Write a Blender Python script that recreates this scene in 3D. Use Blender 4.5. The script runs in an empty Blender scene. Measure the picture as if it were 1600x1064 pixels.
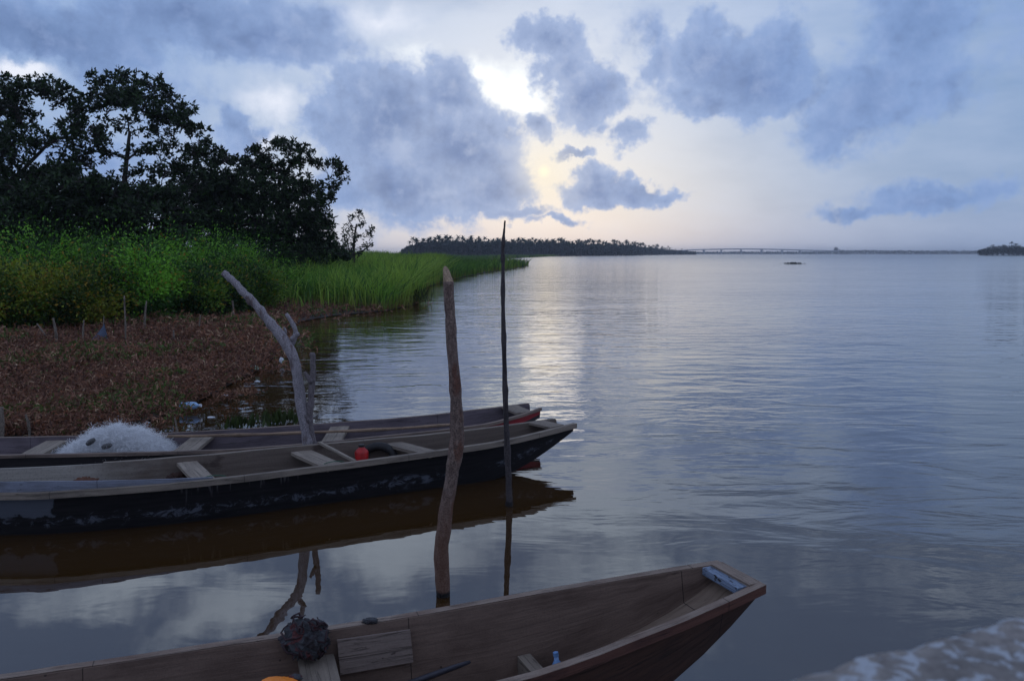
import bpy, math, random
import numpy as np
from mathutils import Vector, noise as mn
from mathutils.geometry import tessellate_polygon

SC = bpy.context.scene
COL = SC.collection
random.seed(7)
RG = np.random.default_rng(11)
PI = math.pi

# ------------------------------------------------------------------ camera
CAM_H, FOC, HOR = 2.2, 1250.0, 396.0           # metres, focal length and horizon row in photo pixels
PITCH = math.atan((532 - HOR) / FOC)
cam = bpy.data.cameras.new('camera'); camo = bpy.data.objects.new('camera', cam); COL.objects.link(camo)
camo.location = (0, 0, CAM_H); camo.rotation_euler = (PI/2 - PITCH, 0, 0)
cam.sensor_width = 36.0; cam.lens = 36.0 * FOC / 1600.0
cam.clip_start = 0.05; cam.clip_end = 20000
cam.dof.use_dof = True; cam.dof.focus_distance = 7.5; cam.dof.aperture_fstop = 6.2
SC.camera = camo
SC.view_settings.view_transform = 'Standard'; SC.view_settings.look = 'None'
SC.view_settings.exposure = 0.22; SC.view_settings.gamma = 1.0
SC.cycles.max_bounces = 6; SC.cycles.diffuse_bounces = 3; SC.cycles.glossy_bounces = 4
SC.cycles.transparent_max_bounces = 24; SC.cycles.volume_bounces = 0
SC.cycles.sample_clamp_indirect = 4.0

def ray(px, py):
    xc = (px - 800) / FOC; yc = (532 - py) / FOC
    return Vector((xc, math.cos(PITCH) + yc*math.sin(PITCH), -math.sin(PITCH) + yc*math.cos(PITCH)))
def at(px, py, z=0.0):
    d = ray(px, py); t = (z - CAM_H) / d.z
    return Vector((d.x*t, d.y*t, z))
def atY(px, py, Y):
    d = ray(px, py); t = Y / d.y
    return Vector((d.x*t, Y, CAM_H + d.z*t))
def lin(c):
    return tuple(((v/255)/12.92 if v/255 <= 0.04045 else ((v/255+0.055)/1.055)**2.4) for v in c)

# ------------------------------------------------------------------ world (sky with clouds, by direction)
SUN_AZ, SUN_EL = math.radians(2.9), math.radians(6.0)
world = bpy.data.worlds.new("World"); SC.world = world; world.use_nodes = True
world.cycles.sampling_method = 'MANUAL'; world.cycles.sample_map_resolution = 512
WT = world.node_tree; WT.nodes.clear()

class X:
    """tiny scalar expression on shader nodes"""
    def __init__(s, t, sock): s.t, s.s = t, sock
    def _m(s, op, *o, clamp=False):
        n = s.t.nodes.new('ShaderNodeMath'); n.operation = op; n.use_clamp = clamp
        for i, v in enumerate((s,) + o):
            if isinstance(v, X): s.t.links.new(v.s, n.inputs[i])
            else: n.inputs[i].default_value = v
        return X(s.t, n.outputs[0])
    def __add__(s, o): return s._m('ADD', o)
    def __sub__(s, o): return s._m('SUBTRACT', o)
    def __mul__(s, o): return s._m('MULTIPLY', o)
    def __truediv__(s, o): return s._m('DIVIDE', o)
    def max(s, o): return s._m('MAXIMUM', o)
    def min(s, o): return s._m('MINIMUM', o)
    def pow(s, o): return s._m('POWER', o)
    def step(s, a, b):
        n = s.t.nodes.new('ShaderNodeMapRange'); n.interpolation_type = 'SMOOTHSTEP'
        s.t.links.new(s.s, n.inputs[0]); n.inputs[1].default_value = a; n.inputs[2].default_value = b
        return X(s.t, n.outputs[0])
    def lerp(s, a, b):
        n = s.t.nodes.new('ShaderNodeMapRange'); n.clamp = True
        s.t.links.new(s.s, n.inputs[0]); n.inputs[1].default_value = a; n.inputs[2].default_value = b
        return X(s.t, n.outputs[0])
def vm(t, op, a, b=None, scale=None):
    n = t.nodes.new('ShaderNodeVectorMath'); n.operation = op
    for i, v in enumerate((a, b)):
        if v is None: continue
        if hasattr(v, 'default_value'): t.links.new(v, n.inputs[i])
        else: n.inputs[i].default_value = v
    if scale is not None: n.inputs[3].default_value = scale
    return n
def mixc(t, f, a, b, blend='MIX'):
    n = t.nodes.new('ShaderNodeMix'); n.data_type = 'RGBA'; n.blend_type = blend
    for i, v in ((0, f), (6, a), (7, b)):
        if isinstance(v, X): t.links.new(v.s, n.inputs[i])
        elif hasattr(v, 'default_value'): t.links.new(v, n.inputs[i])
        elif i == 0: n.inputs[0].default_value = v
        else: n.inputs[i].default_value = tuple(v)[:3] + (1.0,)
    return n.outputs[2]
def noise(t, vec, scale, detail=4, rough=0.5, dist=0.0, dims='3D'):
    n = t.nodes.new('ShaderNodeTexNoise'); n.noise_dimensions = dims
    n.inputs['Scale'].default_value = scale; n.inputs['Detail'].default_value = detail
    n.inputs['Roughness'].default_value = rough; n.inputs['Distortion'].default_value = dist
    if vec is not None: t.links.new(vec, n.inputs['Vector'])
    return n

def build_sky():
    t = WT
    tc = t.nodes.new('ShaderNodeTexCoord')
    D = tc.outputs['Generated']
    sep = t.nodes.new('ShaderNodeSeparateXYZ'); t.links.new(D, sep.inputs[0])
    dx, dy, dz = [X(t, sep.outputs[i]) for i in range(3)]
    az = dx._m('ARCTAN2', dy); el = dz._m('ARCSINE')
    cb = t.nodes.new('ShaderNodeCombineXYZ'); t.links.new(az.s, cb.inputs[0]); t.links.new(el.s, cb.inputs[1])
    P = cb.outputs[0]
    # turbulent warp of the direction
    n1 = noise(t, P, 7.0, 3, 0.5); w1 = vm(t, 'SUBTRACT', n1.outputs['Color'], (.5, .5, .5))
    n2 = noise(t, P, 26.0, 5, 0.6); w2 = vm(t, 'SUBTRACT', n2.outputs['Color'], (.5, .5, .5))
    a = vm(t, 'MULTIPLY', w1.outputs[0], (.085, .075, 0)); b = vm(t, 'MULTIPLY', w2.outputs[0], (.055, .05, 0))
    Q = vm(t, 'ADD', vm(t, 'ADD', P, a.outputs[0]).outputs[0], b.outputs[0]).outputs[0]
    def ang(px, py):
        d = ray(px, py); return math.atan2(d.x, d.y), math.atan2(d.z, math.hypot(d.x, d.y))
    def blobs(lst, vec):
        acc = None
        for (px, py, rx, ry, k) in lst:
            u, v = ang(px, py)
            s = vm(t, 'SUBTRACT', vec, (u, v, 0)); m = vm(t, 'MULTIPLY', s.outputs[0], (FOC/rx, FOC/ry, 0))
            l = vm(t, 'LENGTH', m.outputs[0]); e = X(t, l.outputs['Value'])
            e = (e * -k + k)                       # k at the middle, 0 at the rim
            acc = e if acc is None else acc._m('SMOOTH_MAX', e, 0.35)
        return acc
    # firm cumulus
    cum = [(600,190,115,85,1.3),(700,150,60,62,1.2),(560,150,70,60,.8),(520,195,55,50,.8),(720,240,115,70,1.3),(640,290,150,52,1.2),
           (760,290,80,45,1.1),(700,320,110,26,.9),
           (860,60,58,34,1.2),(885,105,46,46,.9),(918,150,62,56,1.3),(845,205,34,34,.9),
           (1110,90,95,68,1.2),(1180,120,112,72,1.3),(1020,100,48,66,.8),(1120,160,120,34,1.0),(985,213,36,24,.8),
           (925,290,58,36,1.3),(985,300,60,24,1.1),(1040,306,40,12,.8),(900,243,30,11,.8),
           (1215,75,70,55,.7),(360,205,45,32,.9),(790,330,70,14,.7),(860,345,50,9,.6)]
    # wide soft banks
    soft = [(60,50,270,62,1.7),(300,30,210,66,1.7),(420,70,165,46,1.6),(230,150,150,90,.55),(480,40,90,60,1.1),(90,230,170,70,.7),
            (1430,50,105,110,1.35),(1350,160,110,75,1.3),(1300,205,60,45,1.0),(1480,140,90,50,.8),(1470,300,120,28,1.3),(1340,320,65,16,1.0),(1000,60,50,60,.8),(1260,120,60,60,.8),
            (560,300,90,45,.5),(620,335,160,30,.5),(1560,20,80,60,.3)]
    # gaps torn back open
    gap = [(35,102,85,26,1.3),(430,150,95,42,.9),(590,40,70,44,1.0),(425,195,60,34,.9),(655,190,16,10,1.),(575,190,12,14,.8)]
    hb = X(t, noise(t, P, 15.0, 7, 0.58).outputs['Fac']); hb2 = X(t, noise(t, P, 55.0, 5, 0.6).outputs['Fac'])
    det = (hb - .5) * 1.7 + (hb2 - .5) * .7
    c1 = blobs(cum, Q) + det * .85
    c2 = blobs(soft, Q) + det * .8
    g = blobs(gap, Q).max(0.0)
    # scattered cloud for the sky the photograph does not show (above the frame and behind)
    st = vm(t, 'MULTIPLY', P, (1.0, 2.2, 1.0)).outputs[0]
    hi = X(t, noise(t, st, 2.1, 6, 0.55).outputs['Fac'])
    above = el.step(.27, .36); behind = az._m('ABSOLUTE').step(.62, .85)
    c3 = (hi - .5) * 3.6 + .25
    mask3 = above.max(behind)
    c3 = c3 * mask3 - (mask3 * -1.0 + 1.0) * 2.0
    a1 = c1.step(-.10, .34); a2 = c2.step(-.05, .62); a3 = c3.step(-.1, .9)
    g2 = g * -1.15 + 1.0
    dens1 = a1; dens2 = a2 * g2.max(0.0)
    core = (c1 * .8).max(c2 * .62 * g2).lerp(0.1, 1.15)
    su, sv = ang(820, 190)
    tow = vm(t, 'NORMALIZE', vm(t, 'SUBTRACT', (su, sv, 0), P).outputs[0]).outputs[0]
    tow = vm(t, 'MULTIPLY', vm(t, 'ADD', tow, (0, .8, 0)).outputs[0], (.011, .011, 0)).outputs[0]
    hbs = X(t, noise(t, vm(t, 'ADD', P, tow).outputs[0], 15.0, 7, 0.58).outputs['Fac'])
    rim = (hb - hbs) * 5.0
    # angular distances
    def rdist(px, py, sx=1.0, sy=1.0):
        u, v = ang(px, py)
        s = vm(t, 'SUBTRACT', P, (u, v, 0)); m = vm(t, 'MULTIPLY', s.outputs[0], (sx, sy, 0))
        return X(t, vm(t, 'LENGTH', m.outputs[0]).outputs['Value'])
    # clear sky: Nishita tinted by a thin veil of high cloud
    sky = t.nodes.new('ShaderNodeTexSky'); sky.sky_type = 'NISHITA'; sky.sun_disc = False
    sky.sun_elevation = SUN_EL; sky.sun_rotation = SUN_AZ; sky.air_density = 1.2; sky.dust_density = 1.5
    nish = mixc(t, 1.0, sky.outputs[0], (.05, .06, .085), 'MULTIPLY')
    veil_lo = lin((148, 170, 204)); veil_hi = lin((148, 174, 216)); veil_r = lin((124, 152, 194))
    v = mixc(t, el.lerp(.02, .30), veil_lo, veil_hi)
    v = mixc(t, az.lerp(.15, .62), v, veil_r)
    streak = X(t, noise(t, vm(t, 'MULTIPLY', P, (1.0, 3.0, 1.0)).outputs[0], 9.0, 5, 0.55).outputs['Fac'])
    glow = rdist(800, 190, 1.0, 1.15)
    gl = (glow._m('MULTIPLY', glow) * -14.0)._m('EXPONENT')
    v = mixc(t, gl * (streak * 1.1 + .42).min(1.0), v, lin((212, 218, 232)))
    warm = rdist(870, 300, .9, 2.3)
    v = mixc(t, (warm * -1.0 + .30).lerp(0, .30) * .32, v, lin((212, 206, 194)))
    base = mixc(t, .88, nish, v)
    base = mixc(t, (streak - .5).lerp(-.2, .3) * .22, base, lin((214, 220, 238)))
    # the burning gap in front of the hidden sun
    hot = blobs([(800,140,85,55,1.3),(760,110,60,34,1.0),(820,165,60,40,1.1),(640,90,60,30,.5)], Q) + det * .3
    base = mixc(t, hot.step(-.1, 1.4), base, (1.15, 1.14, 1.10))
    lgap = blobs([(20,102,75,20,1.2),(430,165,80,34,.75),(410,215,45,24,.6),(590,30,100,40,.7)], Q) + det * .25
    base = mixc(t, lgap.step(.0, .9), base, lin((226, 228, 240)))
    # cloud bodies
    cl_edge = mixc(t, gl, lin((132, 158, 204)), lin((166, 180, 212)))
    cl_core = mixc(t, az.lerp(-.55, .1), lin((74, 96, 138)), lin((92, 116, 164)))
    cl_core = mixc(t, az.lerp(.2, .5), cl_core, lin((94, 120, 166)))
    cl_core = mixc(t, (hb - .5).lerp(-.12, .22), cl_core, lin((112, 134, 180)))
    cloud = mixc(t, core, cl_edge, cl_core)
    cloud = mixc(t, rim.lerp(.05, .7) * .30, cloud, mixc(t, gl, lin((156, 174, 214)), lin((206, 210, 224))))
    cloud = mixc(t, (rim * -1.0).lerp(.05, .7) * .3, cloud, lin((82, 98, 138)))
    r = mixc(t, dens2 * .9, base, cloud)
    r = mixc(t, dens1 * .9, r, cloud)
    # upper and rear sky
    upb = blobs([(640,-110,170,70,1.2),(900,-40,230,70,1.2),(980,-190,200,90,.8),(1180,-30,140,40,.5),(150,-170,170,40,1.0),(330,-220,150,45,.9),(60,-80,120,30,.7),(560,-330,260,60,.8),(300,-40,160,40,.8),(1500,-200,160,40,.35)], Q) + det * .7
    up = mixc(t, upb.step(-.15, .9), lin((104, 122, 154)), lin((206, 216, 232)))
    up = mixc(t, a3 * .5, up, lin((92, 108, 142)))
    r = mixc(t, above * .92, r, up)
    zen = mixc(t, a3, lin((150, 166, 204)), lin((120, 134, 166)))
    r = mixc(t, el.step(.45, .95), r, zen)
    r = mixc(t, behind, r, mixc(t, a3, lin((172, 186, 220)), lin((138, 150, 182))))
    # the sun's faint disc through the veil
    sd = rdist(850, 268)
    r = mixc(t, (sd * -1.0 + .009).lerp(0, .007) * .6, r, (1.2, 1.08, .78))
    sg = (sd._m('MULTIPLY', sd) * -900.0)._m('EXPONENT')
    r = mixc(t, sg * .4, r, (1.0, .84, .58))
    r = mixc(t, 1.0, r, (.95, .975, .98), 'MULTIPLY')
    bg = t.nodes.new('ShaderNodeBackground'); t.links.new(r, bg.inputs[0]); bg.inputs[1].default_value = 1.0
    out = t.nodes.new('ShaderNodeOutputWorld'); t.links.new(bg.outputs[0], out.inputs[0])
build_sky()

# ------------------------------------------------------------------ sun (veiled by cloud, low, dusk)
sl = bpy.data.lights.new('sun', 'SUN'); sl.energy = 0.0042; sl.angle = math.radians(4.5); sl.color = (1.0, .86, .68)
so = bpy.data.objects.new('sun', sl); COL.objects.link(so)
sd_ = Vector((math.sin(SUN_AZ)*math.cos(SUN_EL+.05), math.cos(SUN_AZ)*math.cos(SUN_EL+.05), math.sin(SUN_EL+.05)))
so.rotation_euler = sd_.to_track_quat('Z', 'Y').to_euler(); so.location = sd_ * 50 + Vector((0, 0, 60))

# ------------------------------------------------------------------ mesh helpers
class MB:
    def __init__(s): s.v = []; s.f = []; s.m = []; s.c = []; s.uv = {}
    def add(s, vs, fs, mi=0, col=None):
        o = len(s.v); s.v += [tuple(p) for p in vs]
        s.f += [tuple(i + o for i in f) for f in fs]; s.m += [mi]*len(fs)
        s.c += [col if col else (1, 1, 1)]*len(vs)
    def box(s, c, size, ax=None, mi=0, jit=0.0):
        ax = ax or (Vector((1,0,0)), Vector((0,1,0)), Vector((0,0,1)))
        c = Vector(c); vs = []
        for k in range(8):
            sx, sy, sz = (1 if k & 1 else -1), (1 if k & 2 else -1), (1 if k & 4 else -1)
            p = c + ax[0]*(size[0]/2*sx) + ax[1]*(size[1]/2*sy) + ax[2]*(size[2]/2*sz)
            vs.append(p + Vector([random.uniform(-jit, jit) for _ in range(3)]))
        s.add(vs, [(0,2,3,1),(4,5,7,6),(0,1,5,4),(2,6,7,3),(0,4,6,2),(1,3,7,5)], mi)
    def tube(s, pts, rad, n=8, mi=0, rough=0.0, caps=True, col=None):
        pts = [Vector(p) for p in pts]; N = len(pts); vs = []; fs = []
        ref = Vector((.13, .97, .21)).normalized()
        for i, p in enumerate(pts):
            d = (pts[min(i+1, N-1)] - pts[max(i-1, 0)]).normalized()
            a = d.cross(ref); a = a.normalized() if a.length > .05 else d.cross(Vector((1,0,0))).normalized()
            b = d.cross(a); r = rad[i] if isinstance(rad, (list, tuple)) else rad
            for k in range(n):
                th = 2*PI*k/n; q = a*math.cos(th) + b*math.sin(th)
                rr = r
                if rough: rr = r*(1 + rough*(mn.noise((p + q*r)*(.9/r*.35)) ))
                vs.append(p + q*rr)
        for i in range(N-1):
            for k in range(n):
                k2 = (k+1) % n; fs.append((i*n+k, i*n+k2, (i+1)*n+k2, (i+1)*n+k))
        if caps: fs += [tuple(range(n-1, -1, -1)), tuple((N-1)*n + k for k in range(n))]
        s.add(vs, fs, mi, col)
    def build(s, name, mats, parent=None, smooth=False, col=False):
        me = bpy.data.meshes.new(name); me.from_pydata(s.v, [], s.f); me.update()
        for m in (mats if isinstance(mats, (list, tuple)) else [mats]): me.materials.append(m)
        me.polygons.foreach_set('material_index', s.m)
        if smooth: me.polygons.foreach_set('use_smooth', [True]*len(s.f))
        if col:
            at_ = me.color_attributes.new('col', 'FLOAT_COLOR', 'POINT')
            at_.data.foreach_set('color', np.array([c + (1.0,) for c in s.c], dtype='f').ravel())
        o = bpy.data.objects.new(name, me); COL.objects.link(o)
        if parent: o.parent = parent
        return o
def quads(name, V, C, mat, parent=None, tri=False):
    """V (n,4,3) quad corners, C (n,3) colours -> one mesh"""
    n = V.shape[0]; me = bpy.data.meshes.new(name)
    me.vertices.add(n*4); me.vertices.foreach_set('co', V.astype('f').ravel())
    me.loops.add(n*4); me.loops.foreach_set('vertex_index', np.arange(n*4, dtype='i'))
    me.polygons.add(n); me.polygons.foreach_set('loop_start', np.arange(0, n*4, 4, dtype='i'))
    me.polygons.foreach_set('loop_total', np.full(n, 4, dtype='i'))
    me.update(calc_edges=True)
    a = me.color_attributes.new('col', 'FLOAT_COLOR', 'POINT')
    cc = np.ones((n, 4, 4), 'f'); cc[:, :, :3] = C[:, None, :] if C.ndim == 2 else C
    a.data.foreach_set('color', cc.ravel()); me.materials.append(mat)
    o = bpy.data.objects.new(name, me); COL.objects.link(o)
    if parent: o.parent = parent
    return o
def unit(a): return a / (np.linalg.norm(a, axis=-1, keepdims=True) + 1e-9)
def leafquads(P, D, L, W, bend=0.0):
    """diamond leaves: base P, direction D, length L, width W"""
    n = len(P); R = RG.normal(size=(n, 3)); S = unit(np.cross(D, R))
    L = np.broadcast_to(L, (n,))[:, None]; W = np.broadcast_to(W, (n,))[:, None]
    up = np.cross(S, D)
    mid = P + D*L*.55
    return np.stack([P, mid + S*W*.5 + up*W*bend, P + D*L, mid - S*W*.5 + up*W*bend], 1)
def tag(o, label=None, cat=None, group=None, kind=None):
    if label: o['label'] = label
    if cat: o['category'] = cat
    if group: o['group'] = group
    if kind: o['kind'] = kind
    return o
def thing(name, label, cat, loc=(0,0,0), group=None):
    o = bpy.data.objects.new(name, None); COL.objects.link(o); o.location = loc
    o.empty_display_size = .1
    return tag(o, label, cat, group)
def setp(o, parent):
    """parent keeping the mesh where it was written (world coordinates)"""
    o.parent = parent; o.matrix_parent_inverse.identity()
    o.location = -Vector(parent.location)
    return o
def curve(pts, n):
    """Catmull-Rom through points, n samples"""
    P = [Vector(p) for p in pts]; P = [P[0]*2 - P[1]] + P + [P[-1]*2 - P[-2]]
    m = len(P) - 3; out = []
    for i in range(n):
        u = i/(n-1)*m; k = min(int(u), m-1); f = u - k
        a, b, c, d = P[k:k+4]
        out.append(.5*((2*b) + (c-a)*f + (2*a-5*b+4*c-d)*f*f + (3*b-a-3*c+d)*f*f*f))
    return out

# ------------------------------------------------------------------ materials
def newmat(name):
    m = bpy.data.materials.new(name); m.use_nodes = True; t = m.node_tree; t.nodes.clear()
    b = t.nodes.new('ShaderNodeBsdfPrincipled'); o = t.nodes.new('ShaderNodeOutputMaterial')
    t.links.new(b.outputs[0], o.inputs[0]); return m, t, b, o
def bump(t, b, h, strength=.5, dist=.01):
    n = t.nodes.new('ShaderNodeBump'); n.inputs['Strength'].default_value = strength; n.inputs['Distance'].default_value = dist
    t.links.new(h.s if isinstance(h, X) else h, n.inputs['Height']); t.links.new(n.outputs[0], b.inputs['Normal']); return n
def coords(t, kind='Object', scale=(1,1,1)):
    tc = t.nodes.new('ShaderNodeTexCoord')
    return vm(t, 'MULTIPLY', tc.outputs[kind], scale).outputs[0]
def leafmat(name, trans=.25, rough=.55, gain=(1,1,1)):
    m, t, b, o = newmat(name)
    a = t.nodes.new('ShaderNodeAttribute'); a.attribute_name = 'col'
    c = mixc(t, 1.0, a.outputs['Color'], gain, 'MULTIPLY')
    t.links.new(c, b.inputs['Base Color']); b.inputs['Roughness'].default_value = rough
    b.inputs['Specular IOR Level'].default_value = .3
    tr = t.nodes.new('ShaderNodeBsdfTranslucent'); t.links.new(c, tr.inputs[0])
    mx = t.nodes.new('ShaderNodeMixShader'); mx.inputs[0].default_value = trans
    t.links.new(b.outputs[0], mx.inputs[1]); t.links.new(tr.outputs[0], mx.inputs[2]); t.links.new(mx.outputs[0], o.inputs[0])
    return m
def woodmat(name, c1, c2, c3=None, grain=1.0, rough=.75, bmp=.6, spots=None, coord='UV', spot_scale=3.0, spot_t=.6, cracks=True):
    """weathered timber; grain runs along u"""
    m, t, b, o = newmat(name)
    p = coords(t, coord)
    g = X(t, noise(t, vm(t, 'MULTIPLY', p, (2.2*grain, 62*grain, 62*grain)).outputs[0], 1.0, 6, .65, .6).outputs['Fac'])
    bl = X(t, noise(t, vm(t, 'MULTIPLY', p, (2.2, 5, 5)).outputs[0], 1.0, 5, .6).outputs['Fac'])
    fine = X(t, noise(t, p, 90, 3, .7).outputs['Fac'])
    c = mixc(t, (g - .5).lerp(-.28, .30), c1, c2)
    c = mixc(t, (bl - .5).lerp(-.06, .20) * .8, c, c3 or tuple(v*.45 for v in c1))
    c = mixc(t, (fine - .5).lerp(.0, .25) * .35, c, tuple(v*.4 for v in c1))
    if spots:
        sp = X(t, noise(t, vm(t, 'MULTIPLY', p, (1, 1.6, 1.6)).outputs[0], spot_scale, 8, .72).outputs['Fac'])
        c = mixc(t, sp.step(spot_t, spot_t+.05), c, spots)
    if coord == 'UV':
        sp_ = t.nodes.new('ShaderNodeSeparateXYZ'); t.links.new(p, sp_.inputs[0]); fu = (X(t, sp_.outputs[0]) / 1.43)._m('FRACT')
        c = mixc(t, ((fu - .62)._m('ABSOLUTE') * -1.0 + .0018).lerp(0, .0008), c, tuple(v*.2 for v in c1))
        nl = t.nodes.new('ShaderNodeTexVoronoi'); nl.inputs['Scale'].default_value = 7; t.links.new(p, nl.inputs['Vector'])
        c = mixc(t, (X(t, nl.outputs['Distance']) * -1.0 + .045).lerp(0, .01) * .7, c, (.012, .008, .006))
    h = g * .6 + fine * .25
    if cracks:
        ck = X(t, noise(t, vm(t, 'MULTIPLY', p, (.8, 22, 22)).outputs[0], 1.0, 4, .5, 1.2).outputs['Fac'])
        line = ((ck - .5)._m('ABSOLUTE') * -1.0 + .012).lerp(0, .012)
        c = mixc(t, line * .7, c, tuple(v*.15 for v in c1)); h = h - line * .8
    t.links.new(c, b.inputs['Base Color']); b.inputs['Roughness'].default_value = rough
    b.inputs['Specular IOR Level'].default_value = .3
    bump(t, b, h, bmp, .008); return m
def plainmat(name, c, rough=.6, var=.35, scale=20, bmp=.3, c2=None, spec=.4):
    m, t, b, o = newmat(name); p = coords(t)
    n = X(t, noise(t, p, scale, 5, .6).outputs['Fac'])
    t.links.new(mixc(t, (n - .5).lerp(-.2, .2), c, c2 or tuple(v*(1-var) for v in c)), b.inputs['Base Color'])
    b.inputs['Roughness'].default_value = rough; b.inputs['Specular IOR Level'].default_value = spec
    bump(t, b, n, bmp, .01); return m

def water_mat():
    m, t, b, o = newmat('river_water')
    p = coords(t)
    sep = t.nodes.new('ShaderNodeSeparateXYZ'); t.links.new(p, sep.inputs[0])
    x, y = X(t, sep.outputs[0]), X(t, sep.outputs[1])
    # sheltered calm by the boats and the weeds, open ripples towards midstream
    off = x * .9 + y
    calm = off.step(5.0, 13.0)
    mid = off.step(14, 60)
    patch = X(t, noise(t, vm(t, 'MULTIPLY', p, (.05, .13, 0)).outputs[0], 1.0, 3, .55).outputs['Fac']).lerp(.32, .68)
    q = vm(t, 'MULTIPLY', p, (.42, 1.0, 0)).outputs[0]
    rot = t.nodes.new('ShaderNodeVectorRotate'); rot.inputs['Angle'].default_value = math.radians(-14); t.links.new(q, rot.inputs[0]); q = rot.outputs[0]
    q2 = vm(t, 'MULTIPLY', p, (.75, 1.0, 0)).outputs[0]
    big = X(t, noise(t, q2, .55, 2, .5, .3).outputs['Fac'])
    med = X(t, noise(t, q, 2.3, 3, .5, .5).outputs['Fac'])
    sml = X(t, noise(t, q, 7.5, 3, .55, .2).outputs['Fac'])
    h = big * (calm * .032 + .009) + med * ((calm * .024 + off.step(12, 30) * .016) * (patch * .9 + .4) + .0016) + sml * ((calm * .0042 + mid * .005) * (patch * 1.0 + .2) + .00008)
    n = bump(t, b, h, 1.0, 1.0)
    b.inputs['Base Color'].default_value = (.040, .020, .006, 1); t.links.new((y.lerp(30, 420)._m('SQRT') * .19 + .012).s, b.inputs['Roughness'])
    b.inputs['IOR'].default_value = 2.6; b.inputs['Specular Tint'].default_value = (.93, .97, 1, 1); b.inputs['Specular IOR Level'].default_value = .5
    return m

LEAF = leafmat('leaf', .34, gain=(1.3, 1.38, 1.15)); TREELEAF = leafmat('tree_leaf', .16, gain=(1.0, 1.1, .9)); DRY = leafmat('dry_leaf', .2, .7, gain=(1.12, 1.16, 1.05)); REED = leafmat('reed_leaf', .42, gain=(1.1, 1.22, 1.0))
BARK = plainmat('tree_bark', (.05, .042, .035), .9, .4, 12)
MUD = plainmat('mud', (.022, .017, .012), .6, .5, 3, .5)

# ------------------------------------------------------------------ water, land, far shore
def sheet(name, poly, z, mat, kind='structure'):
    pts = [Vector((p[0], p[1], 0)) for p in poly]
    tris = tessellate_polygon([pts]); mb = MB()
    fs = []
    for tr in tris:
        a, b_, c = [pts[i] for i in tr]
        fs.append(tr if (b_-a).cross(c-a).z > 0 else tr[::-1])
    mb.add([Vector((p.x, p.y, z)) for p in pts], fs); o = mb.build(name, mat); tag(o, kind=kind); return o
mb = MB(); S_ = 9000
mb.add([(-S_, -60, 0), (S_, -60, 0), (S_, S_, 0), (-S_, S_, 0)], [(0, 1, 2, 3)])
wt = mb.build('water', water_mat()); tag(wt, kind='structure')

W = lambda px, py: (at(px, py).x, at(px, py).y)
shore = [(-9, 6.2), W(-500, 700), W(0, 684), W(180, 684), W(215, 666), W(262, 648), W(312, 628), W(352, 606), W(392, 586), W(428, 560),
         W(440, 538), W(446, 515), W(470, 503), W(520, 494), W(600, 487), W(655, 475), W(648, 462), W(668, 449), W(700, 438), W(760, 426), W(822, 417.5),
         W(826, 414), W(760, 411.5), W(722, 409.5), W(740, 407), W(800, 404.3), W(850, 401.5), W(880, 399.8), W(985, 398.6), (330, 1500), (330, 2300), (-3000, 2300), (-3000, 6.2)]
sheet('ground', shore, .02, MUD)
hz = plainmat('far_bank', (.04, .05, .03), .9)
sheet('far_shore', [(330, 2350), (1560, 2350), (1500, 2300), (2600, 2200), (3000, 5200), (-3000, 5200), (-3000, 2350)], .5, hz)
sheet('island', [(470, 800), (500, 770), (900, 760), (900, 1000), (520, 900)], .3, hz)
def inpoly(pts, poly):
    x, y = pts[:, 0], pts[:, 1]; r = np.zeros(len(x), bool); n = len(poly)
    for i in range(n):
        x1, y1 = poly[i]; x2, y2 = poly[(i+1) % n]
        c = (y1 > y) != (y2 > y)
        with np.errstate(divide='ignore', invalid='ignore'):
            r ^= c & (x < (x2-x1)*(y-y1)/(y2-y1 + 1e-12) + x1)
    return r
def at_np(px, py, z=0.0):
    xc = (px-800)/FOC; yc = (532-py)/FOC
    dy = math.cos(PITCH)+yc*math.sin(PITCH); dz = -math.sin(PITCH)+yc*math.cos(PITCH)
    t = (z-CAM_H)/dz
    return np.stack([xc*t, dy*t, np.full_like(t, z)], 1)

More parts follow.
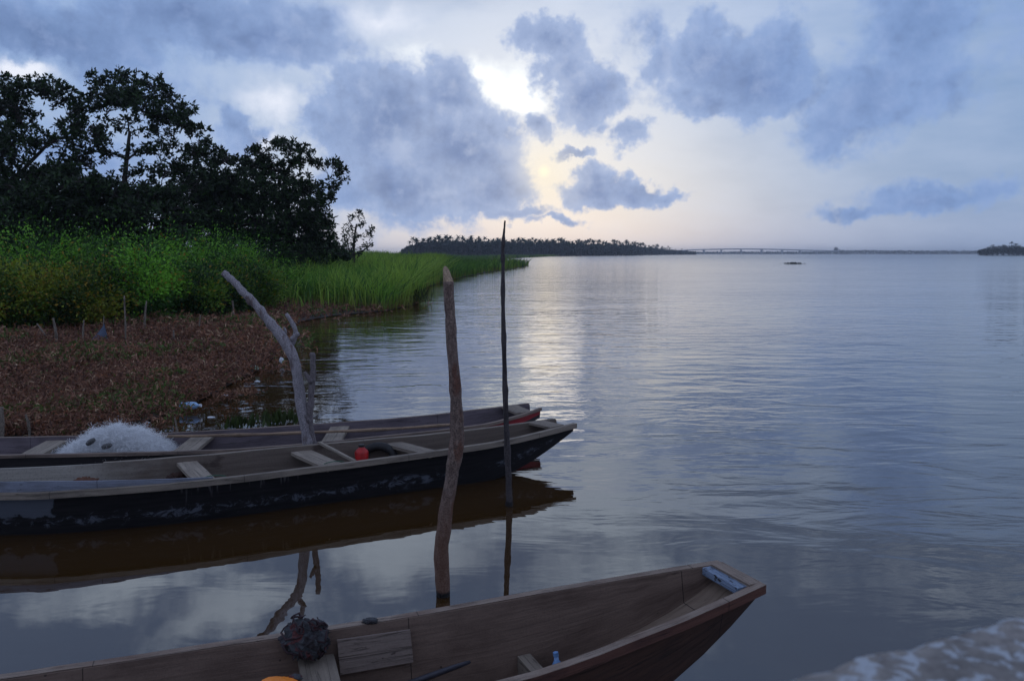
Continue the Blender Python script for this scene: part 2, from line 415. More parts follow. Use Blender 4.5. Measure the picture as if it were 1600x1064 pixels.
# --- dried weeds on the mud, one uncountable carpet
def weeds():
    N = 190000
    px = RG.uniform(-200, 700, N); py = 470 + 222*RG.random(N)**.85
    P = at_np(px, py)
    ok = inpoly(P[:, :2], shore)
    # ragged fringe floating outside the edge
    fr = inpoly(P[:, :2] - np.array([[.8, -.1]]), shore) | inpoly(P[:, :2] - np.array([[.5, -1.1]]), shore) | inpoly(P[:, :2] - np.array([[.9, -2.0]]), shore)
    nz = np.array([mn.noise(Vector((a*1.7, b*1.1, 3.3))) for a, b in P[:, :2]])
    keep = (ok | (fr & (nz > .08) & (RG.random(N) < .2))) & (P[:, 1] < 38)
    # thin toward the water at the front
    thin = (px > 120) & (py > 640) & (nz < .10) & (RG.random(N) < .6)
    keep &= ~thin
    reed_side = (P[:, 0] > -7.2) & (P[:, 1] > 25) & (RG.random(N) < .3); keep &= ~reed_side
    P = P[keep]; nz = nz[keep]; n = len(P)
    h2 = np.array([mn.noise(Vector((a*.5, b*.35, 9.1))) for a, b in P[:, :2]])
    d = P[:, 1]
    L = (.055 + .08*RG.random(n)) * (1 + .5*h2) * np.clip(d/13, .9, 1.6)
    D = unit(np.stack([RG.normal(size=n)*.8, RG.normal(size=n)*.8, RG.random(n)*1.2+.25], 1))
    P = P + np.stack([np.zeros(n), np.zeros(n), .0 + .16*RG.random(n)*(1+h2)], 1)
    Wd = (.014 + .014*RG.random(n)) * np.clip(d/12, .8, 2.0)
    V1 = leafquads(P, D, L, Wd, .2)
    # drooping second segment
    D2 = unit(D + np.stack([RG.normal(size=n)*.6, RG.normal(size=n)*.6, -1.1*RG.random(n)-.3], 1))
    V2 = leafquads(P + D*L[:, None]*.8, D2, L*.7, Wd*.9, .2)
    pal = np.array([lin((118, 80, 66)), lin((100, 66, 54)), lin((140, 104, 86)), lin((80, 54, 46)), lin((128, 82, 60)), lin((164, 134, 112))])
    k = RG.choice(6, n, p=[.28, .27, .12, .2, .09, .04]); C = pal[k] * (1 + .25*h2)[:, None] * RG.uniform(.75, 1.25, (n, 1))
    gr = ((h2 > .18) & (RG.random(n) < .35)) | (RG.random(n) < .03) | ((P[:, 0] < -3.6) & (P[:, 1] < 12.5) & (h2 > 0) & (RG.random(n) < .3))
    C[gr] = np.array(lin((72, 92, 40))) * RG.uniform(.6, 1.2, (gr.sum(), 1))
    o = quads('dry_weeds', np.concatenate([V1, V2]), np.concatenate([C, C]), DRY); tag(o, kind='stuff')
    o['label'] = 'carpet of dried brown weeds on the left bank'; o['category'] = 'weeds'
weeds()

# --- tall reeds along the bank
def reeds():
    N = 120000
    px = RG.uniform(330, 900, N); py = 398.2 + 98*RG.random(N)**1.35
    px[:9000] = RG.uniform(780, 1070, 9000); py[:9000] = RG.uniform(398.35, 402, 9000)
    P = at_np(px, py); d = P[:, 1]
    ok = inpoly(P[:, :2], shore)
    # reeds start right of a line from the brown weeds
    edge = np.interp(py, [398, 420, 450, 470, 492], [300, 330, 395, 470, 600])
    edge += 25*np.sin(py*.7)
    ok &= (px > edge) | (RG.random(N) < .03); ok &= (py < 489) & (d < 1450)
    tuft = np.array([mn.noise(Vector((a*.45/max(1, c/50), b*.25/max(1, c/50), 1.3))) for a, b, c in zip(P[:, 0], P[:, 1], d)])
    P = P[ok]; d = d[ok]; tuft = tuft[ok]; n = len(P)
    hgt = np.interp(d, [25, 34, 50, 90, 140, 400, 1200], [.9, 1.35, 1.6, 1.7, 1.6, 1.5, 2.2]) * (1 + .6*tuft) * RG.uniform(.55, 1.2, n)
    hgt *= np.interp(P[:, 0]/d, [-.1, -.04, .02], [1, .85, .68])
    hgt += np.interp(P[:, 0] / d, [-.30, -.17, -.1], [.9, .7, 0]) * np.interp(d, [60, 120, 300], [0, .9, .4])
    w = .00068 * d * RG.uniform(.7, 1.5, n) + .006
    lean = np.stack([RG.normal(size=n)*.16 + .05, RG.normal(size=n)*.16, np.zeros(n)], 1)
    S = unit(np.stack([np.ones(n), RG.normal(size=n)*.6, np.zeros(n)], 1))
    Z = np.array([[0, 0, 1.0]])
    A = P; B = P + Z*hgt[:, None]*.55 + lean*hgt[:, None]*.5; T = P + Z*hgt[:, None]*(1-.1*RG.random((n, 1))) + lean*hgt[:, None]*RG.uniform(1.2, 3.2, (n, 1))
    Vl = np.stack([A - S*w[:, None]*.5, A + S*w[:, None]*.5, B + S*w[:, None]*.5, B - S*w[:, None]*.5], 1)
    Vu = np.stack([B - S*w[:, None]*.5, B + S*w[:, None]*.5, T + S*w[:, None]*.08, T - S*w[:, None]*.08], 1)
    pal = np.array([lin((90, 128, 50)), lin((66, 104, 44)), lin((112, 148, 60)), lin((52, 86, 46)), lin((124, 148, 66))])
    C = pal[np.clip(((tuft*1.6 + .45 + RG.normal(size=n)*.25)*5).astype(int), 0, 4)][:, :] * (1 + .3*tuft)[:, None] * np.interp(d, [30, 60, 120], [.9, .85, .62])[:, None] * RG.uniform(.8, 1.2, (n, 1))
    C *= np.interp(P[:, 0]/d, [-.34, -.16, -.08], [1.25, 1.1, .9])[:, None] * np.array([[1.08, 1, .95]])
    dead = np.array([lin((132, 102, 66))]) * RG.uniform(.6, 1.2, (n, 1))
    mixd = np.clip(RG.random(n)*1.1 - .25 + .35*(d < 42), 0, 1)[:, None]
    Cl = C*(1-mixd) + dead*mixd
    CA = np.stack([Cl, Cl, C, C], 1); CB = np.stack([C, C, C, C*1.05], 1)
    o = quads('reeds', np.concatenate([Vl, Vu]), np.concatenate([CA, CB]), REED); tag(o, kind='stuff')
    o['label'] = 'band of tall green reeds along the left bank'; o['category'] = 'reeds'
reeds()

# --- shrubs of the thicket
def shrub(px, base_py, top_py, rpx, label, pal, name='shrub', group='leafy shrubs of the thicket', Y=None, leaf=.11, dens=1.0, warm=0.0):
    g = at(px, base_py) if Y is None else Vector((atY(px, 400, Y).x, Y, 0))
    Y = g.y; H = atY(px, top_py, Y).z; R = rpx * Y / FOC
    root = thing(name, label, 'shrub', (g.x, g.y, 0), group)
    nb = 26; tips = []; st = MB()
    for i in range(nb):
        a = RG.uniform(0, 2*PI); rr = R * math.sqrt(RG.random()) * .95
        hh = H * (1 - .45*(rr/R)**2) * RG.uniform(.62, 1.04)
        tip = Vector((math.cos(a)*rr, math.sin(a)*rr, hh)); b0 = Vector((math.cos(a)*rr*.25, math.sin(a)*rr*.25, 0))
        st.tube(curve([b0, b0.lerp(tip, .5) + Vector((0, 0, .12*H)), tip], 5), [.022, .018, .013, .009, .004], 4, caps=False)
        tips.append((b0, tip))
    s = st.build('stems', BARK, root)
    n = int(5200 * dens); P = []; D = []; 
    per = n // nb
    for b0, tip in tips:
        sp = R*.36
        u = RG.random(per)**.6
        base = np.array(b0)[None]*(1-u[:, None]) + np.array(tip)[None]*u[:, None]
        off = RG.normal(size=(per, 3)) * sp * (.35 + .65*u[:, None]) * np.array([[1, 1, .62]])
        P.append(base + off); D.append(off + RG.normal(size=(per, 3))*.3*sp + np.array([[0, 0, .25*sp]]))
    P = np.concatenate(P); D = unit(np.concatenate(D)); P[:, 2] = np.abs(P[:, 2]) + .03; n = len(P)
    V = leafquads(P, D, leaf*RG.uniform(.6, 1.4, n), leaf*.5*RG.uniform(.7, 1.3, n), .15)
    pal = np.array([lin(c) for c in pal]); cl = np.array([mn.noise(Vector(tuple(p*1.1 + px))) + .5*mn.noise(Vector(tuple(p*3.3 + px))) for p in P]); bright = RG.uniform(.62, 1.3)
    k = np.clip(((cl*2.8 + RG.normal(size=n)*.2 + .5) * len(pal)).astype(int), 0, len(pal)-1)
    C = pal[k] * RG.uniform(.8, 1.2, (n, 1)) * bright
    yl = RG.random(n) < warm; C[yl] = np.array(lin((140, 110, 40))) * RG.uniform(.5, 1.2, (yl.sum(), 1))
    quads('foliage', V, C, LEAF, root); return root
GREEN = [(40, 66, 26), (56, 92, 30), (74, 116, 36), (92, 134, 42)]
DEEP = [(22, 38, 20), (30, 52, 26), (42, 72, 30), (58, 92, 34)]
YEL = [(46, 66, 24), (64, 88, 28), (90, 104, 34), (110, 116, 38)]
MIX = [(34, 58, 24), (54, 86, 30), (80, 104, 34), (92, 118, 40)]
SH = []
rows = [
 # px, base, top, rpx, kind, warm   (front row, beside the brown weeds)
 (-70,520,390,80,'Y',.10),(25,520,392,75,'Y',.12),(118,515,398,62,'Y',.16),(175,508,415,48,'M',.14),(232,506,372,60,'G',.05),(300,500,398,52,'M',.06),(352,494,420,42,'M',.06),(395,488,408,44,'M',.04),
 (-40,500,350,85,'G',.02),(60,498,338,80,'G',.02),(140,495,352,70,'G',.02),(205,490,350,70,'G',.0),(285,486,366,66,'G',.02),(345,480,372,60,'G',.02),(410,474,388,52,'G',.0),
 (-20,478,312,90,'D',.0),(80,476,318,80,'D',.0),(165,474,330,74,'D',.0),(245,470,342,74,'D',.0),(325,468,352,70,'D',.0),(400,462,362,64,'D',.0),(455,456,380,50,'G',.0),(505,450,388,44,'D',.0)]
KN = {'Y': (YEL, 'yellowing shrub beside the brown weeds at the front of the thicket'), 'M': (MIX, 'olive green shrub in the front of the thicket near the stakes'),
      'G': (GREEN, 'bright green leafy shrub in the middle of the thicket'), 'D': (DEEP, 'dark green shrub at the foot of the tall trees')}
SHL = ['yellowing shrub cut by the left edge above the brown weeds', 'yellowing shrub above the thin fallen branch at far left', 'yellow leaved shrub directly above the hanging grey net', 'olive shrub left of the tall thin pale stake', 'green shrub right of the tall thin pale stake at the weed edge', 'olive shrub above the thin slanting stake', 'olive shrub behind the top of the forked driftwood post', 'olive shrub where the brown weeds meet the reeds', 'bright green shrub cut by the left edge in the second row', 'bright green mounded shrub above the leftmost yellowing shrubs', 'bright green shrub rising behind the hanging grey net', 'bright green shrub below the tallest domed tree', 'wide green shrub below the rounded dark tree', 'green shrub left of and above the forked driftwood post', 'green shrub bordering the left end of the tall reeds', 'tall dark shrub at the left edge under the dark trees', 'dark green shrub under the low dense tree at left', 'tall dark shrub at the foot of the tallest domed tree', 'dark shrub below the dip between the two high crowns', "dark shrub left of the broad tree at the wood's right end", 'dark shrub under the left half of the broad right tree', 'green shrub under the broad right tree beside the reeds', 'dark low shrub at the right end of the thicket before the small open tree']
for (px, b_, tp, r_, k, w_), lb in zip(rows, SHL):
    tp += float(RG.uniform(-14, 20)); shrub(px, b_, tp, r_, lb, KN[k][0], group={'Y':'yellowing shrubs','M':'olive shrubs','G':'bright green shrubs','D':'dark shrubs under the trees'}[k], warm=w_, dens=1.9, leaf=.108)

# --- trees
def tree(label, Y, trunk, lobes, leaf=.24, dens=1.0, pal=None, group=None, name='broadleaf_tree', rose=17):
    base = atY(trunk[0][0], 400, Y); base.z = 0
    root = thing(name, label, 'tree', base, group)
    T = [atY(p[0], p[1], Y + (p[3] if len(p) > 3 else 0)) - base for p in trunk]; T[0].z = 0
    tr = curve(T, 14); R0 = trunk[0][2]*Y/FOC; R1 = trunk[-1][2]*Y/FOC
    wood = MB(); wood.tube(tr, [R0 + (R1-R0)*i/13 for i in range(14)], 8, rough=.3)
    P = []; D = []; pc = []; nodes = [(tr[i], (R0 + (R1-R0)*i/13)*.85) for i in range(5, 14)]
    tpx, tpy = trunk[-1][0], trunk[1][1]
    for (lx, ly, rx, ry, *o) in sorted(lobes, key=lambda l_: math.hypot(l_[0]-tpx, (l_[1]-tpy)*.8)):
        dy = o[0] if o else RG.uniform(-1.6, 1.6); k = o[1] if len(o) > 1 else 1.0
        c = atY(lx, ly, Y + dy) - base; ax, az_ = rx*Y/FOC, ry*Y/FOC
        best = min(nodes, key=lambda a_: (a_[0]-c).length + (2.5 if a_[0].z > c.z - .25*az_ else 0) + RG.uniform(0, .25))
        s, rs = best; h0 = c - s; rs *= .8
        q1 = s + Vector((h0.x*.25, h0.y*.25, h0.z*.38)) + Vector(tuple(RG.normal(size=3)*.10)); mid = s + Vector((h0.x*.6, h0.y*.6, h0.z*.72)) + Vector(tuple(RG.normal(size=3)*.14))
        limb = curve([s, q1, mid, c], 8); re = max(rs*.45, .012)
        wood.tube(limb, [rs + (re-rs)*i/7 for i in range(8)], 6, caps=False)
        nodes += [(limb[i], rs + (re-rs)*i/7) for i in (2, 3, 4, 5, 6, 7)]
        nt = max(6, int(PI*rx*ry/58*dens*k))
        for i in range(nt):
            v = RG.normal(size=3); v = v/np.linalg.norm(v)*RG.random()**.42
            tip = c + Vector((v[0]*ax, v[1]*(ax+az_)*.55, v[2]*az_))
            q = limb[min(7, int(3 + 5*RG.random()))]
            m2 = q.lerp(tip, .5) + Vector(tuple(RG.normal(size=3)*.12))
            wood.tube([q, m2, tip], [R1*.30, R1*.20, R1*.10], 3, caps=False)
            dirn = (tip - q).normalized()*.5 + Vector((0, 0, .35))
            nl = rose + int(RG.integers(-3, 4))
            dd = unit(RG.normal(size=(nl, 3)) + np.array(dirn)[None]*.6)
            P.append(np.array(tip)[None] + RG.normal(size=(nl, 3))*leaf*.26); D.append(dd); pc.append(np.full(nl, RG.uniform(.7, 1.3)))
    P = np.concatenate(P); D = np.concatenate(D); pc = np.concatenate(pc); n = len(P)
    pal = np.array([lin(c) for c in (pal or [(24, 34, 20), (32, 46, 24), (42, 60, 28)])])
    C = pal[RG.integers(0, len(pal), n)] * pc[:, None]
    w = wood.build('trunk', BARK, root, smooth=True)
    V = leafquads(P, D, leaf*RG.uniform(.7, 1.25, n), leaf*.42*RG.uniform(.8, 1.2, n), .12)
    quads('crown', V, C, TREELEAF, root); return root
tree('tall dark tree at the left edge with a bare limb against the sky', 38, [(2, 420, 7), (6, 330, 5), (30, 275, 4), (75, 225, 2.2)],
     [(15,138,45,20),(60,134,40,16),(95,150,28,20),(-30,165,60,40),(30,175,42,22),(-20,230,60,45),(40,215,40,22),(10,270,40,28),(100,215,24,26,0,.8),(-60,280,60,50),(118,170,16,22),(20,320,50,25)], dens=.85)
tree('tallest spreading tree with fanning pale branches and a domed crown', 40, [(196, 420, 7), (192, 330, 4.5), (196, 270, 3.6), (203, 205, 2.2)],
     [(148,128,26,15),(188,120,30,13),(228,130,30,14),(258,148,26,16),(286,166,20,14),(135,160,30,20),(178,160,34,18),(225,165,34,18),(268,185,26,14),(306,202,20,14),
      (110,195,24,22),(150,200,34,20),(245,205,32,14,0,.8),(200,195,28,14,0,.7),(120,245,28,24),(270,228,26,14,0,.8),(300,240,20,14),(255,262,36,18,0,.8),(300,285,34,24),(225,300,34,18),(320,220,10,8),(175,240,26,16,0,.6),(215,238,24,14,0,.5),(200,275,26,16,0,.6),(165,290,24,20,0,.8),(140,300,30,20),(255,295,30,22),(200,145,40,18),(170,150,30,18),(240,175,30,18),(285,190,24,18),(290,262,28,18),(240,235,24,12),(150,222,24,14),(90,260,26,22)], dens=.86)
tree('rounded dark tree in the dip between the two high crowns', 44, [(335, 410, 6), (334, 330, 4), (330, 260, 2)],
     [(325,240,26,14),(350,250,22,12),(330,280,46,26),(300,310,46,26),(365,300,36,30),(345,335,50,24),(310,355,50,28),(370,365,50,28),(335,392,70,20)], dens=1.7)
tree('broad dark tree at the right end of the wood with an outreaching branch', 45, [(452, 415, 7), (450, 340, 5), (445, 280, 3), (462, 245, 1.8)],
     [(432,222,18,12),(455,232,24,12),(408,240,22,12),(385,258,26,14),(470,252,20,12),(420,265,44,20),(488,246,9,8),(500,258,14,9),(522,256,14,11),(535,272,11,11),(522,290,11,12),(510,305,14,12),
      (380,300,44,34),(430,305,50,34),(475,300,34,28),(495,335,28,28),(400,345,56,30),(460,350,54,30),(500,365,28,20),(430,378,60,24),(490,385,50,20),(455,398,80,16),(520,388,24,14),(538,398,24,9)], dens=1.6)
tree('low dense dark tree under the left edge of the wood', 36, [(70, 420, 8), (70, 360, 7), (72, 320, 5)],
     [(60,275,36,16),(100,270,26,16),(30,300,44,24),(85,305,50,26),(130,290,30,20),(70,335,70,22),(-20,330,50,30),(135,320,40,22),(20,365,70,30),(100,368,60,30),(60,400,90,24)], dens=1.7)
tree('low dense dark tree below the tallest crown', 37, [(215, 420, 8), (214, 370, 7), (212, 340, 5)],
     [(175,305,34,18),(215,310,40,20),(260,310,36,20),(200,335,60,20),(275,335,44,20),(150,340,40,18),(180,368,60,28),(250,370,60,28),(215,398,90,22)], dens=1.7)
tree('small open tree standing apart beyond the right end of the wood', 50, [(553, 402, 3), (553, 385, 2.4), (557, 350, 1.2)],
     [(553,340,8,7),(562,332,5,5),(543,352,10,8),(566,352,8,7),(550,372,20,12),(572,368,12,8),(582,360,6,4),(545,388,28,9),(578,384,12,6)], leaf=.2, dens=1.3, rose=9)

# --- coconut palms far along the bank
def palm_mesh(seed, H):
    r = np.random.default_rng(seed); wood = MB()
    lean = r.normal()*.06*H
    tr = curve([(0, 0, 0), (lean*.3, 0, H*.5), (lean, 0, H)], 6); wood.tube(tr, [.26, .2, .17, .16, .15, .14], 5)
    V = []; top = np.array(tr[-1])
    for i in range(15):
        a = 2*PI*i/15 + r.random()*.4; e = r.uniform(-.5, 1.35); L = r.uniform(2.5, 3.3)
        dr = np.array([math.cos(a), math.sin(a), 0.]); pp = top.copy(); el_ = e
        sd = np.array([-math.sin(a), math.cos(a), 0.])
        for k in range(5):
            dd = dr*math.cos(el_) + np.array([0, 0, 1.])*math.sin(el_); q = pp + dd*L/5
            w0 = .24*(1-abs(k-1.2)/4.2); w1 = .24*(1-abs(k-.2)/4.2)
            dn = np.array([0, 0, -.35])
            for s_ in (-1, 1): V.append([pp, q, q + sd*s_*w1*2 + dn*w1*2, pp + sd*s_*w0*2 + dn*w0*2])
            pp = q; el_ -= .24 + .05*k
    return wood, np.array(V)
PALMS = []
for i in range(6):
    H = [9.5, 10.5, 11.2, 10.0, 8.8, 11.8][i]; wood, V = palm_mesh(i+3, H)
    root = thing('coconut_palm', 'small dark coconut palm in the distant row along the bank', 'palm tree', (0, 0, 0), 'coconut palms in the far treeline')
    w = wood.build('trunk', BARK, root)
    c = quads('crown', V, np.tile(np.array(lin((38, 52, 34))), (len(V), 1)) * RG.uniform(.7, 1.3, (len(V), 1)), TREELEAF, root)
    PALMS.append(root)
def copy_tree(o, parent=None):
    c = o.copy(); COL.objects.link(c); c.parent = parent
    for ch in o.children: 
        d = ch.copy(); COL.objects.link(d); d.parent = c
    return c
used = [0]*6
def put_palm(x, y, s, label=None, group=None):
    k = int(RG.integers(0, 6)); o = PALMS[k] if not used[k] else copy_tree(PALMS[k]); used[k] = 1
    o.location = (x, y, .02); o.rotation_euler = (0, 0, RG.uniform(0, 6.28)); o.scale = (s, s, s)
    if label: o['label'] = label; o['group'] = group
    return o
for i in range(215):
    u = (i + .5)/215; px = 642 + (1048-642)*u**.92 + RG.normal()*2
    toprow = np.interp(px, [640, 700, 800, 870, 960, 1000, 1048], [373, 371, 374, 375, 377, 379, 387])
    d = np.interp(px, [640, 880, 980, 1048], [520, 640, 780, 1150]) + RG.uniform(-10, 60)
    z = CAM_H + (HOR - (toprow + 1.2 + RG.normal()*1.1))/FOC*d
    put_palm((px-800)/FOC*d, d, z/11.6 + RG.uniform(-.03, .03))
for px in (1054, 1064, 1073):
    put_palm((px-800)/FOC*1250, 1250, .8)
# --- low growth between and beneath the palms, and the woods across the water: one mass each
def scrub(name, label, pts, leafs, count, pal, cat='wood'):
    """pts: (px, depth, top_py) polyline; fills from the ground to the top with leaf clumps"""
    n = count; u = RG.random(n); seg = [p[0] for p in pts]
    px = seg[0] + (seg[-1]-seg[0])*u
    d = np.interp(px, seg, [p[1] for p in pts]) * (1 + .04*RG.random(n)); tp = np.interp(px, seg, [p[2] for p in pts])
    nz = np.array([mn.noise(Vector((a*.22, 0, 2.2))) + .5*mn.noise(Vector((a*.7, 4, 2.2))) for a in px])
    z = (CAM_H + (HOR-tp)/FOC*d) * (1 + .22*nz) * RG.random(n)**.7
    P = np.stack([(px-800)/FOC*d, d, z], 1); D = unit(RG.normal(size=(n, 3)) + np.array([[0, 0, .4]]))
    C = np.array(lin(pal)) * RG.uniform(.6, 1.4, (n, 1))
    o = quads(name, leafquads(P, D, leafs*RG.uniform(.6, 1.4, n), leafs*.7, .1), C, TREELEAF); tag(o, label, cat, kind='stuff')
scrub('undergrowth', 'dark undergrowth beneath the distant palms', [(630, 545, 394), (642, 548, 387), (656, 550, 382.5), (700, 560, 381.5), (870, 670, 382.5), (980, 820, 385.5), (1040, 1200, 391.5), (1085, 1300, 395)], 2.2, 42000, (30, 42, 28), 'undergrowth')
scrub('far_wood', 'low hazy wood along the horizon right of the bridge', [(1040, 2380, 394.6), (1290, 2450, 394.2), (1310, 2400, 392.0), (1400, 2400, 392.6), (1526, 2400, 393.2), (1620, 2400, 393.5)], 4.0, 9000, (40, 52, 40))
# --- trees of the islet on the right
for i, (px, tp, d) in enumerate([(1530, 390, 800), (1538, 387, 802), (1546, 384, 806), (1554, 385, 800), (1563, 383, 808), (1571, 384, 801), (1579, 383, 806), (1587, 384, 802), (1595, 386, 806), (1604, 384, 800), (1613, 385, 806)]):
    H = CAM_H + (HOR-tp)/FOC*d; bx = (px-800)/FOC*d
    root = thing('islet_tree', 'rounded dark tree massed on the low islet at the right edge', 'tree', (bx, d, .3), 'rounded trees on the right islet')
    wd = MB(); wd.tube([(0, 0, 0), (.1, 0, H*.5)], [.4, .25], 6); wd.build('trunk', BARK, root)
    n = 700; v = unit(RG.normal(size=(n, 3))) * RG.random((n, 1))**.4 * np.array([[4.2, 4.2, H*.5]]) + np.array([[0, 0, H*.5]])
    v += np.array([[mn.noise(Vector(tuple(q*.5)))*1.2, 0, mn.noise(Vector(tuple(q*.5+9)))*1.0] for q in v])
    quads('crown', leafquads(v, unit(RG.normal(size=(n, 3))), 1.1*RG.uniform(.6, 1.4, n), .7, .1), np.tile(np.array(lin((30, 40, 28))), (n, 1))*RG.uniform(.6, 1.4, (n, 1)), TREELEAF, root)
for j, px in enumerate((1577, 1584, 1600)):
    put_palm((px-800)/FOC*790, 790, [1.05, 1.12, 1.0][j], 'coconut palm rising above the rounded trees of the right islet', 'palms on the right islet')
# lone tall tree on the horizon
root = thing('broadleaf_tree', 'lone hazy tree standing above the horizon wood beyond the bridge', 'tree', ((1303-800)/FOC*2380, 2380, 0))
wd = MB(); wd.tube([(0, 0, 0), (0, 0, 12)], [1.4, .8], 6); wd.build('trunk', BARK, root)
n = 500; v = RG.normal(size=(n, 3))*np.array([[2.6, 2.6, 2.4]]) + np.array([[0, 0, 13.5]])
quads('crown', leafquads(v, unit(RG.normal(size=(n, 3))), 2.4, 1.4, .1), np.tile(np.array(lin((44, 52, 48))), (n, 1)), TREELEAF, root)

# --- the long bridge
CONC = plainmat('bridge_concrete', (.42, .43, .44), .8, .2, .2)
br = thing('road_bridge', 'long low pale bridge crossing the water on the horizon', 'bridge', ((1180-800)/FOC*2300, 2300, 0))
bp = [(1056, 393.2), (1090, 391.4), (1150, 390.2), (1210, 390.8), (1260, 392.2), (1310, 393.4)]
bc = curve([Vector((atY(a, b_, 2300).x, 2300, atY(a, b_, 2300).z)) for a, b_ in bp], 30)
dk = MB(); rl = MB()
def ribbon(mb, pts, w, h, off=0):
    vs = []; fs = []
    for p in pts: vs += [p + Vector((0, -w/2, off)), p + Vector((0, w/2, off)), p + Vector((0, w/2, off+h)), p + Vector((0, -w/2, off+h))]
    for i in range(len(pts)-1):
        for k in range(4): fs.append((i*4+k, i*4+(k+1) % 4, i*4+4+(k+1) % 4, i*4+4+k))
    fs += [(0, 1, 2, 3), tuple(len(vs)-4+k for k in (3, 2, 1, 0))]
    mb.add(vs, fs)
ribbon(dk, bc, 11, 2.2); setp(dk.build('deck', CONC), br)
for s_ in (-5.2, 5.2):
    rl = MB(); ribbon(rl, [p + Vector((0, s_, 0)) for p in bc], .4, .9, 2.25); setp(rl.build('parapet', CONC), br)
for px in (1073, 1100, 1127, 1158, 1190, 1222, 1250, 1276):
    x = atY(px, 392, 2300).x; zt = min(bc, key=lambda p: abs(p.x-x)).z
    m_ = MB(); m_.box((x, 2300, zt/2 - .1), (2.6, 8, zt+.2-.3)); m_.box((x, 2300, zt-.75), (4.2, 9.5, 1.4)); setp(m_.build('pier', CONC), br)

# ------------------------------------------------------------------ canoes
def loft(mb, sections, closed=True, caps=True, mis=None, uv0=0.0):
    """sections: list of lists of Vectors; returns uv (arc, girth) stored on mb"""
    N = len(sections); n = len(sections[0]); o = len(mb.v)
    vs = [p for s in sections for p in s]; fs = []; mi = []; uvs = []
    arc = [0.0]
    for i in range(1, N): arc.append(arc[-1] + (sections[i][0] - sections[i-1][0]).length)
    g = [0.0]
    mid = sections[N//3]
    for k in range(1, n+1): g.append(g[-1] + (mid[k % n] - mid[k-1]).length)
    m = n if closed else n-1
    for i in range(N-1):
        for k in range(m):
            k2 = (k+1) % n
            fs.append((i*n+k, i*n+k2, (i+1)*n+k2, (i+1)*n+k)); mi.append(mis[k] if mis else 0)
            uvs.append([(arc[i], g[k]), (arc[i], g[k+1]), (arc[i+1], g[k+1]), (arc[i+1], g[k])])
    if caps:
        fs.append(tuple(range(n-1, -1, -1))); mi.append(0); uvs.append([(.1*k, .1*(k % 2)) for k in range(n)])
        fs.append(tuple((N-1)*n+k for k in range(n))); mi.append(0); uvs.append([(.1*k, .1*(k % 2)) for k in range(n)])
    mb.v += [tuple(p) for p in vs]; base = len(mb.f)
    mb.f += [tuple(i+o for i in f) for f in fs]; mb.m += mi; mb.c += [(1, 1, 1)]*len(vs)
    for j, u in enumerate(uvs): mb.uv[base+j] = u
def build_uv(mb, name, mats, root, smooth=False):
    """build and write the uv; faces without one get a box map in metres"""
    o = mb.build(name, mats, None, smooth); me = o.data; l = me.uv_layers.new(name='UVMap')
    for i, p in enumerate(me.polygons):
        u = mb.uv.get(i)
        if u is None:
            nn = p.normal; ax = max(range(3), key=lambda a: abs(nn[a]))
            e = (me.vertices[p.vertices[1]].co - me.vertices[p.vertices[0]].co); e2 = (me.vertices[p.vertices[-1]].co - me.vertices[p.vertices[0]].co)
            a_, b_ = (e, e2) if e.length >= e2.length else (e2, e)
            a_ = a_.normalized(); b_ = b_.normalized()
            u = [(me.vertices[v].co.dot(a_) + i*.37, me.vertices[v].co.dot(b_)) for v in p.vertices]
        for j, li in enumerate(p.loop_indices): l.data[li].uv = u[j]
    return setp(o, root) if root else o
def resamp(pts, n):
    c = curve(pts, 240); L = [0.0]
    for i in range(1, 240): L.append(L[-1] + (c[i]-c[i-1]).length)
    out = []
    for k in range(n):
        d_ = L[-1]*k/(n-1); i = min(max(0, int(np.searchsorted(L, d_)) - 1), 238); r = (d_ - L[i])/max(1e-9, L[i+1]-L[i]); out.append(c[i].lerp(c[i+1], r))
    return out
